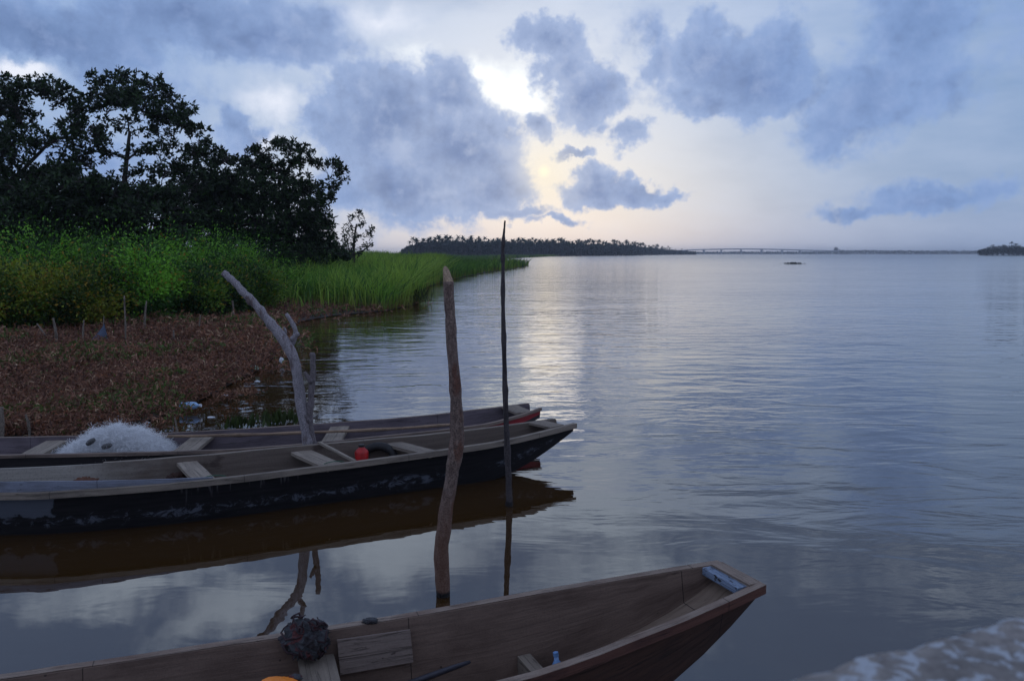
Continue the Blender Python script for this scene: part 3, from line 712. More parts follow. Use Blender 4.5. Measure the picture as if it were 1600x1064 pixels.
def canoe(name, label, near, far, mats, bottom=-.06, floor=.035, flare=.09, ramp=1.3, bowend=.08, rail=(.045, .035), rail_mat=None, rail_side=None, rail_from=0.0, NS=44, railfar_from=0.0, th=.024, stern_gap=0):
    Nn = resamp(near, NS); Ff = resamp(far, NS)
    c0 = (Nn[NS//2] + Ff[NS//2])/2; root = thing(name, label, 'canoe', (c0.x, c0.y, 0))
    # arc length from bow
    ctr = [(a+b_)/2 for a, b_ in zip(Nn, Ff)]; dist = [0]*NS
    for i in range(NS-2, -1, -1): dist[i] = dist[i+1] + (ctr[i+1]-ctr[i]).length
    secs = []; info = []
    for i in range(NS):
        a, b_ = Nn[i], Ff[i]; v = (b_-a); v.z = 0; wd = v.length; v.normalize()
        zg = min(a.z, b_.z); r = max(0, 1 - dist[i]/ramp); zb = bottom + (zg - bowend - bottom) * r**1.55
        fl = min(flare, wd*.28) * (1 - .75*r)
        fz = max(zb + .03, floor + (zg - bowend + .03 - floor) * r**1.35)
        ba = a + v*fl; ba = Vector((ba.x, ba.y, zb)); bb = b_ - v*fl; bb = Vector((bb.x, bb.y, zb))
        kk = (fz - zb)/(a.z - zb); kb = (fz - zb)/(b_.z - zb)
        fa = ba.lerp(a, kk) + v*th; fb = bb.lerp(b_, kb) - v*th; fa.z = fb.z = fz
        ga = a + v*th; gb = b_ - v*th
        # wobble of hand-sawn planks
        w = mn.noise(Vector((i*.35, 0, c0.x)))*.006
        sec = [a + v*w, (a+ba)/2 + v*w*.6, ba, bb, (b_+bb)/2, b_, gb, (gb+fb)/2, fb, fa, (ga+fa)/2, ga]
        secs.append(sec); info.append((a, b_, v, fz, fa, fb, zb))
    hb = MB(); mis = [0, 0, 0, 0, 0, 1, 1, 1, 2, 1, 1, 1]
    loft(hb, secs, True, True, mis); build_uv(hb, 'hull', mats, root)
    rw, rh = rail
    for side, P, fr in ((-1, Nn, rail_from), (1, Ff, railfar_from)):
        ss = []
        for i in range(int(fr*NS), NS):
            a, b_, v = info[i][:3]; p = P[i] + Vector((0, 0, .004 + mn.noise(Vector((i*.5, side, c0.y)))*.004)); o = v*side
            # rail stands outside the plank, its top just proud of it
            q0 = p - o*(.004+th*.5); q1 = p + o*(rw)
            ss.append([q0, q1, q1 - Vector((0, 0, rh)), q0 - Vector((0, 0, rh)) + o*(th*.5+.006), q0 + o*(th*.5+.006) - Vector((0, 0, .012)), q0 - Vector((0, 0, .012))][:4])
        m_ = MB(); loft(m_, ss, mis=[0, 1, 1, 0]); build_uv(m_, 'gunwale', [rail_mat, rail_side or rail_mat], root)
    return root, info, Nn, Ff
def plank(root, name, p0, p1, w, t_, mat, up=Vector((0, 0, 1)), sag=0.0, label=None):
    """board from p0 to p1 (top surface line), width w across, thickness t_"""
    p0, p1 = Vector(p0), Vector(p1); d = (p1-p0).normalized(); s = up.cross(d).normalized(); u = d.cross(s)
    m_ = MB(); ss = []
    for i in range(7):
        p = p0.lerp(p1, i/6); j = [mn.noise(p*6 + Vector((k, k*2, 0)))*.003 for k in range(4)]
        ss.append([p - s*(w/2+j[0]), p + s*(w/2+j[1]), p + s*(w/2+j[1]) - u*(t_+j[2]), p - s*(w/2+j[0]) - u*(t_+j[3])])
    loft(m_, ss); o = build_uv(m_, name, mat, root)
    if label: o['label'] = label
    return o

WB = woodmat('brown_canoe_wood', lin((90, 74, 65)), lin((124, 104, 92)), lin((66, 50, 43)), spots=lin((60, 46, 40)), spot_scale=2.5, spot_t=.66, cracks=False)
WBo = woodmat('brown_canoe_outside', lin((58, 40, 34)), lin((84, 58, 46)), lin((38, 28, 26)))
WBf = woodmat('canoe_floor', lin((112, 96, 84)), lin((136, 118, 102)), lin((84, 66, 56)))
RAILB = woodmat('brown_rail', lin((116, 102, 92)), lin((150, 134, 120)), lin((92, 66, 54)), grain=1.4)
RAILS = woodmat('dark_red_rail_side', lin((78, 50, 44)), lin((104, 70, 58)), lin((50, 34, 32)))
GREYW = woodmat('grey_wood', lin((112, 102, 92)), lin((142, 130, 116)), lin((80, 72, 66)), spots=lin((70, 62, 56)), spot_t=.62)
PALEW = woodmat('pale_wood', lin((126, 116, 104)), lin((154, 142, 128)), lin((96, 86, 76)))
BLUEP = woodmat('worn_blue_paint', lin((104, 120, 142)), lin((134, 148, 168)), lin((78, 86, 102)), spots=lin((44, 40, 40)), spot_scale=14, spot_t=.53)
DARKW = woodmat('dark_wood', lin((54, 46, 46)), lin((78, 68, 66)), lin((40, 34, 34)))
TARW = woodmat('tarred_hull', lin((20, 20, 26)), lin((30, 29, 34)), lin((14, 14, 18)), rough=.55, cracks=False)

def tar_hull():
    """tarred planks with rubbed pale paint near the waterline and drips near the stern"""
    m, t, b, o = newmat('tarred_hull_worn')
    tc = t.nodes.new('ShaderNodeTexCoord'); uv = tc.outputs['UV']
    sep = t.nodes.new('ShaderNodeSeparateXYZ'); t.links.new(uv, sep.inputs[0]); u, v = X(t, sep.outputs[0]), X(t, sep.outputs[1])
    g = X(t, noise(t, vm(t, 'MULTIPLY', uv, (3, 40, 1)).outputs[0], 1.0, 5, .6).outputs['Fac'])
    c = mixc(t, (g-.5).lerp(-.15, .2), lin((14, 13, 16)), lin((28, 26, 28)))
    sm = X(t, noise(t, vm(t, 'MULTIPLY', uv, (9, 14, 1)).outputs[0], 1.0, 7, .75, .8).outputs['Fac'])
    zone = X(t, noise(t, vm(t, 'MULTIPLY', uv, (1.1, .2, 1)).outputs[0], 1.0, 2, .5).outputs['Fac'])
    band = ((v - .26)._m('ABSOLUTE') * -1.0 + .10).lerp(0, .08)
    s1 = (sm + band * .13 + (zone-.5)*.5).step(.62, .74) * band
    c = mixc(t, s1 * .5, c, lin((104, 110, 122)))
    drip = X(t, noise(t, vm(t, 'MULTIPLY', uv, (17, 1.6, 1)).outputs[0], 1.0, 4, .6, .5).outputs['Fac'])
    dz = (v * -1.0 + .30).lerp(0, .30) * (u * -1.0 + 5.0).lerp(0, .8) * u.lerp(2.8, 3.4)
    c = mixc(t, (drip + dz*.22).step(.70, .78) * dz * .55, c, lin((100, 98, 100)))
    # one pale painted patch under the stern rail
    pb = X(t, noise(t, uv, 9, 5, .6).outputs['Fac'])
    pa = (((u - 2.0)._m('ABSOLUTE')) * -1.0 + .34 + (pb-.5)*.25).step(0, .03) * (v * -1.0 + .22 + (pb-.5)*.16).step(0, .02)
    c = mixc(t, pa*.85, c, lin((80, 84, 92)))
    bw = (u - 7.6).lerp(0, .8) * (sm.step(.46, .60))
    c = mixc(t, bw * .55, c, lin((116, 116, 120)))
    t.links.new(c, b.inputs['Base Color']); b.inputs['Roughness'].default_value = .75; b.inputs['Specular IOR Level'].default_value = .22; bump(t, b, g, .5, .008); return m
def inner2():
    """grey interior with whitewashed stern"""
    m, t, b, o = newmat('grey_interior')
    tc = t.nodes.new('ShaderNodeTexCoord'); uv = tc.outputs['UV']
    sep = t.nodes.new('ShaderNodeSeparateXYZ'); t.links.new(uv, sep.inputs[0]); u = X(t, sep.outputs[0])
    g = X(t, noise(t, vm(t, 'MULTIPLY', uv, (1.6, 34, 1)).outputs[0], 1.0, 6, .65, .5).outputs['Fac'])
    f = X(t, noise(t, uv, 60, 4, .7).outputs['Fac']); bl = X(t, noise(t, vm(t, 'MULTIPLY', uv, (1.6, 4, 1)).outputs[0], 1.0, 6, .65).outputs['Fac'])
    c = mixc(t, (g-.5).lerp(-.2, .2), lin((76, 64, 56)), lin((102, 90, 80)))
    wh = mixc(t, (g-.5).lerp(-.2, .2), lin((128, 122, 114)), lin((154, 148, 138)))
    c = mixc(t, (u * -1.0 + 3.1 + (bl-.5)*2.0).lerp(0, .8), c, wh)
    c = mixc(t, (f-.5).lerp(.02, .2)*.5, c, lin((56, 50, 48)))
    c = mixc(t, bl.step(.60, .66)*.8, c, lin((52, 38, 32)))
    t.links.new(c, b.inputs['Base Color']); b.inputs['Roughness'].default_value = .8; bump(t, b, g, .5, .006); return m

# canoe 1, nearest, brown
n1 = [(-5.2, 1.50, .42), (-3.6, 2.0, .42), (-2.2, 2.38, .42), (-1.0, 2.74, .42), (0, 3.17, .43), (.28, 3.30, .45), (.58, 3.46, .48), (.9, 3.61, .53), (1.22, 3.755, .60)]
f1 = [(-5.4, 2.20, .42), (-3.9, 2.66, .42), (-2.16, 3.20, .42), (-1.49, 3.41, .43), (-.90, 3.59, .44), (-.32, 3.79, .45), (.33, 3.95, .50), (.75, 4.00, .55), (1.09, 4.02, .60)]
c1, i1, N1, F1 = canoe('canoe', 'nearest bare brown wooden canoe with a pale blue crosspiece at its bow', n1, f1, [WBo, WB, WBf], rail=(.030, .045), rail_mat=RAILB, rail_side=RAILS, floor=.05, flare=.10, ramp=1.25, bowend=.07)
def lerpi(info, f):
    k = min(int(f*(len(info)-1)), len(info)-2); r = f*(len(info)-1) - k
    return [info[k][j].lerp(info[k+1][j], r) if j in (0, 1, 2, 4, 5) else info[k][j]*(1-r)+info[k+1][j]*r for j in range(7)]
def fracx(info, x):
    """fraction along the canoe where its centre has the given x"""
    for k in range(len(info)-1):
        a = (info[k][0].x+info[k][1].x)/2; b_ = (info[k+1][0].x+info[k+1][1].x)/2
        if a <= x <= b_: return (k + (x-a)/(b_-a))/(len(info)-1)
    return 1.0
a, b_, v, fz, fa, fb, zb = lerpi(i1, .986)
plank(c1, 'bow_crosspiece', a + v*.03 + Vector((0, 0, .004)), b_ - v*.03 + Vector((0, 0, .004)), .06, .035, BLUEP, label='pale blue painted crosspiece')
a, b_, v, fz, fa, fb, zb = lerpi(i1, .997)
plank(c1, 'bow_endpiece', a + v*.01 + Vector((-.008, .0, .004)), b_ - v*.01 + Vector((-.008, .0, .004)), .075, .06, RAILB)
def thwart(root, info, f, w, t_, drop, mat, name='thwart', skew=0.0, ends=.03):
    a, b_, v, fz, *_ = lerpi(info, f); a2, b2, *_ = lerpi(info, min(1, max(0, f+skew)))
    return plank(root, name, a + v*ends - Vector((0, 0, drop)), b2 - v*ends - Vector((0, 0, drop)), w, t_, mat)
f_ = fracx(i1, .17)
a, b_, v, fz, fa, fb, zb = lerpi(i1, f_)
plank(c1, 'floor_rib', fa - v*.01 + Vector((0, 0, .12)), fb + v*.01 + Vector((-.03, 0, .12)), .07, .12, GREYW)
# seat plank below the cloth bundle
f_ = fracx(i1, -.80)
thwart(c1, i1, f_, .16, .03, .10, GREYW, 'seat', skew=0)
# plank joint battens on the far side
for x in (-.72, -.38):
    f_ = fracx(i1, x); a, b_, v, fz, fa, fb, zb = lerpi(i1, f_)
    0 and plank(c1, 'side_rib', fb - v*.012, b_ - v*.045 - Vector((0, 0, .03)), .05, .014, DARKW, up=v)

# canoe 2, tarred
n2 = [(-5.9, 6.05, .40), (-4.9, 6.0, .37), (-3.98, 6.02, .36), (-3.49, 6.07, .36), (-2.6, 6.34, .36), (-1.67, 6.79, .365), (-.66, 7.3, .38), (0, 7.68, .40), (.66, 8.30, .42)]
f2 = [(-6.0, 6.75, .36), (-4.9, 6.82, .33), (-3.98, 6.94, .33), (-2.99, 7.18, .345), (-1.98, 7.50, .37), (-.72, 7.98, .38), (-.07, 8.26, .40), (.46, 8.50, .42)]
c2, i2, N2, F2 = canoe('canoe', 'black tarred canoe moored in the middle with a whitewashed stern inside', n2, f2, [tar_hull(), inner2(), DARKW], rail=(.035, .050), rail_mat=GREYW, floor=.04, flare=.08, ramp=1.5, bowend=.09, railfar_from=.36)
# raised inner wash strake at the stern, near side
ss = []
for i in range(2, 23):
    a, b_, v = i2[i][:3]; hh = .085*min(1, (22.5-i)/9)
    if hh < .006: break
    p = a + v*.006; ss.append([p + Vector((0, 0, hh)), p + v*.018 + Vector((0, 0, hh)), p + v*.018 - Vector((0, 0, .02)), p - Vector((0, 0, .02))])
m_ = MB(); loft(m_, ss); build_uv(m_, 'wash_strake', woodmat('worn_white_paint', lin((108, 114, 128)), lin((132, 136, 148)), lin((80, 78, 80)), spots=lin((40, 36, 36)), spot_scale=3.0, spot_t=.6), c2)
for x, w in ((-2.72, .17), (-1.76, .19), (-.93, .17)):
    f_ = fracx(i2, x); thwart(c2, i2, f_+.012, w, .03, .035, PALEW if x != -.93 else GREYW, skew=-.03)
a, b_, v, fz, fa, fb, zb = lerpi(i2, fracx(i2, -2.88))
plank(c2, 'knee', fa.lerp(a, .1) + v*.03, a + v*.03 - Vector((0, 0, .04)), .06, .02, GREYW, up=v)
a, b_, v, fz, fa, fb, zb = lerpi(i2, fracx(i2, -1.58))
plank(c2, 'brace', b_ - v*.05 + Vector((-.14, 0, .03)), a + v*.06 + Vector((.05, 0, .005)), .03, .02, PALEW)
a, b_, v, fz, fa, fb, zb = lerpi(i2, .965)
plank(c2, 'bow_plate', a + v*.02 + Vector((0, 0, .010)), b_ - v*.01 + Vector((0, 0, .010)), .20, .025, GREYW)
m_ = MB()
for x in (-2.60, -1.68):      # green cord turned round the thwarts
    f_ = fracx(i2, x); a, b_, v, *_ = lerpi(i2, f_); p = a.lerp(b_, .22) - Vector((0, 0, .033)); d = v.cross(Vector((0, 0, 1)))
    m_ = MB(); pts = [p + d*(.10*math.cos(th)) + Vector((0, 0, -.013 + .026*math.sin(th))) for th in np.linspace(0, 2*PI, 13)]
    m_.tube(pts, .004, 5); setp(m_.build('green_cord', plainmat('green_cord', (.03, .12, .07))), c2)

# canoe 3, farthest
n3 = [(-7.0, 7.35, .28), (-5.9, 7.48, .27), (-4.93, 7.54, .27), (-3.18, 7.66, .28), (-2.14, 7.90, .29), (-.49, 8.63, .31), (.0, 9.0, .34), (.34, 9.34, .38)]
f3 = [(-7.2, 7.95, .31), (-6.2, 7.97, .32), (-5.23, 8.01, .33), (-3.74, 8.18, .33), (-2.43, 8.51, .34), (-1.16, 8.94, .35), (-.4, 9.28, .37), (.2, 9.56, .39)]
RED = plainmat('red_paint', (.30, .015, .02), .5, .4, 8)
def red_hull():
    m, t, b, o = newmat('dark_hull_red_bow'); tc = t.nodes.new('ShaderNodeTexCoord'); uv = tc.outputs['UV']
    sep = t.nodes.new('ShaderNodeSeparateXYZ'); t.links.new(uv, sep.inputs[0]); u = X(t, sep.outputs[0])
    g = X(t, noise(t, vm(t, 'MULTIPLY', uv, (2, 30, 1)).outputs[0], 1.0, 5, .6).outputs['Fac'])
    c = mixc(t, (g-.5).lerp(-.2, .2), lin((26, 22, 25)), lin((42, 36, 38)))
    c = mixc(t, (u + (g-.5)*.3).step(6.88, 6.9) * (X(t, sep.outputs[1]) * -1.0 + .22).lerp(0, .01), c, mixc(t, (g-.5).lerp(-.2, .2), (.34, .012, .02), (.20, .01, .015)))
    t.links.new(c, b.inputs['Base Color']); b.inputs['Roughness'].default_value = .6; bump(t, b, g, .4, .006); return m
W3 = woodmat('violet_grey_wood', lin((88, 78, 84)), lin((112, 102, 106)), lin((66, 58, 62)))
c3, i3, N3, F3 = canoe('canoe', 'farthest grey canoe with a red painted bow side and the net heaped in it', n3, f3, [red_hull(), W3, W3], rail=(.028, .030), rail_mat=woodmat('tan_rail', lin((112, 98, 90)), lin((140, 122, 108)), lin((70, 60, 58))), floor=.035, flare=.07, ramp=2.3, bowend=.12, railfar_from=.0)
for x, w in ((-4.72, .22), (-3.28, .22), (-1.92, .2)):
    thwart(c3, i3, fracx(i3, x)-.012, w, .03, .03, PALEW, skew=.035)
a, b_, v, fz, fa, fb, zb = lerpi(i3, .965)
plank(c3, 'bow_plate', a + v*.02 + Vector((0, 0, .010)), b_ - v*.01 + Vector((0, 0, .010)), .22, .025, GREYW)
# long punting pole lying in canoe 3
pts = curve([(-3.95, 8.02, .335), (-2.9, 8.12, .333), (-2.2, 8.22, .335), (-1.3, 8.42, .332), (-.55, 8.72, .325)], 24)
m_ = MB(); m_.tube(pts, [.017 + .003*math.sin(i*1.3) for i in range(24)], 8, rough=.2)
tag(m_.build('punting_pole', woodmat('pole_tan', lin((132, 110, 92)), lin((160, 136, 112)), coord='Object')), 'long thin tan punting pole lying lengthwise in the farthest canoe', 'pole')
bpy.data.objects['punting_pole'].data.polygons.foreach_set('use_smooth', [True]*len(bpy.data.objects['punting_pole'].data.polygons))

# ------------------------------------------------------------------ things lying in the canoes
def lump(name, c, size, mat, seed=0, amp=.3, fr=3.0, sub=4, ridged=False, root=None, smooth=True):
    import bmesh
    bm = bmesh.new(); bmesh.ops.create_icosphere(bm, subdivisions=sub, radius=1.0)
    for v in bm.verts:
        p = v.co.copy(); q = p*fr + Vector((seed, seed*1.7, 0))
        d = mn.fractal(q, .9, 2.1, 5)
        if ridged:
            r = abs(mn.noise(q*1.1 + Vector((mn.noise(q*.8)*1.6,)*3))); r2 = abs(mn.noise(q*2.3 + Vector((5, 5, mn.noise(q)*2))))
            d = d*.35 + (.5-math.sqrt(r))*1.0 + (.4-math.sqrt(r2))*.5
        v.co = p*(1 + d*amp); v.co = Vector((v.co.x*size[0], v.co.y*size[1], v.co.z*size[2])) + Vector(c)
    me = bpy.data.meshes.new(name); bm.to_mesh(me); bm.free(); me.materials.append(mat)
    if smooth: me.polygons.foreach_set('use_smooth', [True]*len(me.polygons))
    o = bpy.data.objects.new(name, me); COL.objects.link(o)
    if root: setp(o, root)
    return o
# net heap: mound plus thousands of thin loops of line
NETM = leafmat('nylon_net', .45, .5)
net = thing('fishing_net', 'fluffy heap of white nylon fishing net piled in the farthest canoe', 'fishing net', (-3.95, 7.85, .1))
def netheap():
    c = np.array([-4.02, 7.90, .14]); n = 30000
    u = RG.uniform(-1, 1, n); w = RG.uniform(-1, 1, n)
    prof = np.interp(u, [-1, -.7, -.35, -.05, .25, .55, .8, 1], [.02, .13, .29, .375, .35, .31, .18, .02])
    prof = prof * np.sqrt(np.clip(1-w**2*.9, 0, 1)) * (1 + .12*np.sin(u*17+w*4)*.6)
    r = RG.random(n)**.35
    P = c + np.stack([u*.60, w*.22, prof*r*.93], 1)
    ny = np.interp(P[:, 0], [p.x for p in N3], [p.y for p in N3]); ok_ = P[:, 1] > ny + .07; P = P[ok_]; n = len(P)
    V = []; 
    D = unit(np.stack([RG.normal(size=n)*1.6, RG.normal(size=n), RG.normal(size=n)*.30], 1)); L = RG.uniform(.015, .045, n)
    for k in range(3):
        S = unit(np.cross(D, RG.normal(size=(n, 3)))); Q = P + D*L[:, None]; th = RG.uniform(.0006, .0013, n)[:, None]
        V.append(np.stack([P - S*th, P + S*th, Q + S*th, Q - S*th], 1)); P = Q
        D = unit(D + RG.normal(size=(n, 3))*.55 + np.array([[0, .12, -.12]]))
    V = np.concatenate(V); C = np.tile(np.array([[.90, .91, .92]]), (len(V), 1)) * RG.uniform(.7, 1.1, (len(V), 1))
    setp(quads('net_strands', V, C, NETM), net)
    m = lump('net_body', tuple(c + np.array([.0, 0, .04])), (.42, .15, .17), plainmat('packed_net', (.55, .58, .62), .9, .3, 40, 1.0), 3, .25, 2.0, 5, root=net)
netheap()
CORK = plainmat('dark_float', (.10, .10, .10), .7)
for p, a_ in (((-4.12, 7.67, .37), .6), ((-3.96, 7.66, .33), .3)):
    m_ = MB(); d = Vector((math.cos(a_), 0, math.sin(a_)))
    P_ = [Vector(p) + d*s_ for s_ in (-.05, -.045, -.02, .02, .045, .05)]
    m_.tube(P_, [.008, .018, .026, .026, .018, .008], 10); setp(m_.build('net_float', CORK, smooth=True), net)

# cloth bundle
m, t, b, o = newmat('tangled_cloth'); p = coords(t)
n_ = X(t, noise(t, p, 14, 3, .5, .8).outputs['Fac']); n2_ = X(t, noise(t, p, 60, 5, .7).outputs['Fac'])
c = mixc(t, n_.step(.56, .62), lin((64, 66, 70)), lin((88, 44, 44))); c = mixc(t, n_.step(.40, .44), lin((50, 46, 50)), c)
c = mixc(t, (n2_-.5).lerp(-.1, .2)*.6, c, lin((36, 30, 32)))
t.links.new(c, b.inputs['Base Color']); b.inputs['Roughness'].default_value = .85; bump(t, b, n2_, .8, .01); CLOTH = m
lump('cloth_bundle', (-.945, 3.495, .445), (.098, .068, .082), CLOTH, 2.2, .42, 1.5, 6, True)
tag(bpy.data.objects['cloth_bundle'], 'crumpled dark grey and maroon cloth bundle on the far gunwale of the nearest canoe', 'cloth bundle')
# loose straps on the bundle
m_ = MB()
for k in range(26):
    th = RG.uniform(0, 6.28); ph = RG.uniform(-.9, 1.3); c0 = Vector((-.945, 3.49, .455)); pts = []
    for s_ in range(7):
        r_ = 1.06 + .12*math.sin(s_*1.1+k); q = Vector((math.cos(th)*math.cos(ph)*.095, math.sin(th)*math.cos(ph)*.07, math.sin(ph)*.10))*r_
        pts.append(c0 + q); th += RG.uniform(-.1, .5); ph += RG.uniform(-.35, .3)
    m_.tube(pts, [.002, .004, .005, .005, .005, .004, .002], 5)
o_ = m_.build('tangled_cord', plainmat('tangled_cord', lin((58, 40, 44)), .8), None, True); o_.parent = bpy.data.objects['cloth_bundle']
# orange bag
ORG = plainmat('orange_plastic', (.85, .24, .015), .45, .25, 12, .5)
def orange():
    c = at(436, 1078, .36)
    o = lump('orange_bag', tuple(c), (.11, .07, .045), ORG, 5.0, .22, 1.6, 5); tag(o, 'bright orange plastic bag beside the seat of the nearest canoe', 'bag')
    m_ = MB(); q = at(462, 1058, .395)
    lump('dark_stain_knot', tuple(q), (.028, .02, .014), CLOTH, 8, .5, 2, 3, True).parent = o
orange()
# the board leaning on the inner far side
def corners_board():
    a, b_, v, fz, fa, fb, zb = lerpi(i1, fracx(i1, -.66))
    L0 = lerpi(i1, fracx(i1, -1.0)); pn = (fb - (b_ - v*.024)).cross((L0[5] - fb)).normalized(); o0 = fb - v*.035
    def hit(px, py):
        d_ = ray(px, py); c_ = Vector((0, 0, CAM_H)); return c_ + d_*((o0 - c_).dot(pn)/d_.dot(pn))
    p0, p1, p2, p3 = hit(527, 1000), hit(641, 984), hit(646, 1034), hit(532, 1054)
    nrm = (p1-p0).cross(p3-p0).normalized(); nrm = nrm if nrm.y < 0 else -nrm
    m_ = MB(); ss = []
    for i in range(6):
        f = i/5; tp = p0.lerp(p1, f); bt = p3.lerp(p2, f); ss.append([tp, bt, bt - nrm*.018, tp - nrm*.018])
    loft(m_, ss); o = build_uv(m_, 'loose_board', woodmat('board_wood', lin((112, 98, 92)), lin((138, 124, 114)), lin((84, 72, 68)), spots=lin((58, 48, 46)), spot_scale=9, spot_t=.6), None)
    tag(o, 'short weathered board leaning against the inner side of the nearest canoe', 'board')
corners_board()
# dark pipe on the floor
m_ = MB(); pa, pb = at(610, 1078, .13), at(734, 1032, .20); m_.tube([pa.lerp(pb, i/5) for i in range(6)], .016, 12)
tag(m_.build('metal_pipe', plainmat('dark_pipe', (.045, .045, .06), .45), None, True), 'dark round pipe lying on the floor of the nearest canoe', 'pipe')
# blue bottle
def bottle(name, label, p, d, L, R, mat, capmat):
    d = Vector(d).normalized(); m_ = MB(); pr = [(0, .3), (.01, .92), (.1, 1), (.2, .93), (.24, 1), (.42, 1), (.46, .93), (.5, 1), (.7, 1), (.82, .8), (.9, .4), (1, .36)]
    m_.tube([Vector(p) + d*L*s_ for s_, _ in pr], [R*r_ for _, r_ in pr], 14); o = m_.build(name, mat, None, True); tag(o, label, 'bottle')
    m_ = MB(); m_.tube([Vector(p) + d*L*s_ for s_ in (.985, 1.07)], R*.44, 10); m_.build('cap', capmat, o); return o
BLP = plainmat('blue_plastic', (.16, .30, .55), .25, .3, 30, .1, spec=.6)
bt_ = atY(868, 1018, 3.62); bottle('plastic_bottle', 'blue plastic bottle beside the floor rib of the nearest canoe', bt_ - Vector((-.03, .02, .24)), (-.03, .02, .24), .225, .030, BLP, BLP)
# little rag knotted on the rail
lump('rag_knot', (-.68, 3.665, .452), (.035, .022, .013), CLOTH, 4, .5, 2, 4, True); tag(bpy.data.objects['rag_knot'], 'small dark rag knotted on the far rail of the nearest canoe', 'rag')
# red canister & tyre in canoe 2
RC = at(553, 720, .045)
m_ = MB(); cc = Vector((-1.44, 7.50, .05))
m_.tube([cc + Vector((0, 0, z)) for z in (0, .01, .09, .1, .18, .19, .26, .28, .30, .315)], [.062, .066, .066, .063, .066, .063, .066, .055, .03, .028], 16)
ca = m_.build('fuel_canister', plainmat('red_plastic', (.50, .012, .012), .4, .5, 16, .3), None, True); tag(ca, 'red plastic canister standing inside the black tarred canoe', 'canister')
m_ = MB(); m_.tube([cc + Vector((0, 0, .312)), cc + Vector((0, 0, .335))], .03, 10); m_.build('cap', plainmat('black_cap', (.02, .02, .02)), ca)
m_ = MB(); tc_ = Vector((-1.30, 7.62, .23)); th = np.linspace(0, 2*PI, 25)
m_.tube([tc_ + Vector((.15*math.cos(a_), .03*math.sin(a_), .10*math.sin(a_))) for a_ in th], .042, 10, caps=False)
tag(m_.build('old_tyre', plainmat('rubber', (.018, .017, .018), .7), None, True), 'black rubber tyre leaning behind the red canister in the tarred canoe', 'tyre')
lump('rusty_rope_heap', (-3.72, 6.80, .17), (.16, .10, .08), plainmat('rusty_brown', (.14, .06, .035), .9, .5, 30, 1.), 6, .4, 2.5, 5, True)
tag(bpy.data.objects['rusty_rope_heap'], 'rust brown tangled rope heap in the stern of the tarred canoe', 'rope')
lump('dark_rag', (-2.98, 6.98, .18), (.11, .08, .07), plainmat('brown_rag', lin((62, 40, 32)), .9, .4, 30, 1.), 9, .45, 2.5, 5, True)
tag(bpy.data.objects['dark_rag'], 'dark brown rag lump beside the knee of the tarred canoe', 'rag')

# ------------------------------------------------------------------ posts
def postmat(name, c1, c2, c3, sc=1.0, wet=None):
    m, t, b, o = newmat(name); p = coords(t)
    g = X(t, noise(t, vm(t, 'MULTIPLY', p, (46*sc, 46*sc, 17*sc)).outputs[0], 1.0, 6, .65, .5).outputs['Fac'])
    f = X(t, noise(t, p, 110*sc, 3, .7).outputs['Fac']); bl = X(t, noise(t, vm(t, 'MULTIPLY', p, (9, 9, 3)).outputs[0], 1.0, 5, .6).outputs['Fac'])
    c = mixc(t, (g-.5).lerp(-.16, .16), c1, c2); c = mixc(t, bl.step(.55, .64)*.8, c, c3); c = mixc(t, (f-.5).lerp(-.04, .12)*.8, c, tuple(v*.3 for v in c1))
    if wet:
        sep = t.nodes.new('ShaderNodeSeparateXYZ'); t.links.new(p, sep.inputs[0]); z = X(t, sep.outputs[2])
        c = mixc(t, (z * -1.0 + wet[0] + (bl-.5)*.6).lerp(0, .35)*.6, c, wet[1])
        c = mixc(t, (z * -1.0 + .055 + (bl-.5)*.05).lerp(0, .02), c, lin((18, 13, 13)))
    t.links.new(c, b.inputs['Base Color']); b.inputs['Roughness'].default_value = .85
    bump(t, b, g*.8 + f*.5, 1.0, .02); return m
def stick(name, label, pts, rad, mat, n=24, sides=12, cat='post', rough=.28, branches=(), cut=None, knots=()):
    P = curve(pts, n); m_ = MB(); R = [float(np.interp(i/(n-1), np.linspace(0, 1, len(rad)), rad)) for i in range(n)]
    for kf, ka in knots:
        for i in range(n): R[i] *= 1 + ka*math.exp(-((i/(n-1)-kf)/.02)**2)
    m_.tube(P, R, sides, rough=rough); o = m_.build(name, mat, None, True); tag(o, label, cat)
    for bpts, brad in branches:
        Bp = curve(bpts, 9); b2 = MB(); b2.tube(Bp, [float(np.interp(i/8, np.linspace(0, 1, len(brad)), brad)) for i in range(9)], 9, rough=.35)
        b2.build('branch', mat, o, True)
    if cut: b3 = MB(); b3.tube(cut[0], cut[1], sides); b3.build('cut_end', cut[2], o, True)
    return o
def PX(lst, Y0, dY=0.0):
    out = []
    for i, (px, py) in enumerate(lst): out.append(atY(px, py, Y0 + dY*i/(len(lst)-1)))
    return out
k5 = 5.0/FOC
thick = PX([(690, 990), (692, 930), (690, 860), (698, 790), (706, 740), (714, 690), (713, 630), (706, 540), (702, 470), (701, 440)], 4.97)
M_THICK = postmat('thick_post_bark', lin((92, 74, 66)), lin((150, 128, 116)), lin((104, 62, 44)), wet=(.75, lin((108, 70, 48))))
po = stick('mooring_post', 'thick barked post with a slanting cut top between the near and middle canoes', thick, [11*k5, 11*k5, 12*k5, 11*k5, 11*k5, 12*k5, 9.5*k5, 8.5*k5, 8*k5, 8*k5], M_THICK, n=60, sides=18, rough=.22)
top = thick[-1]
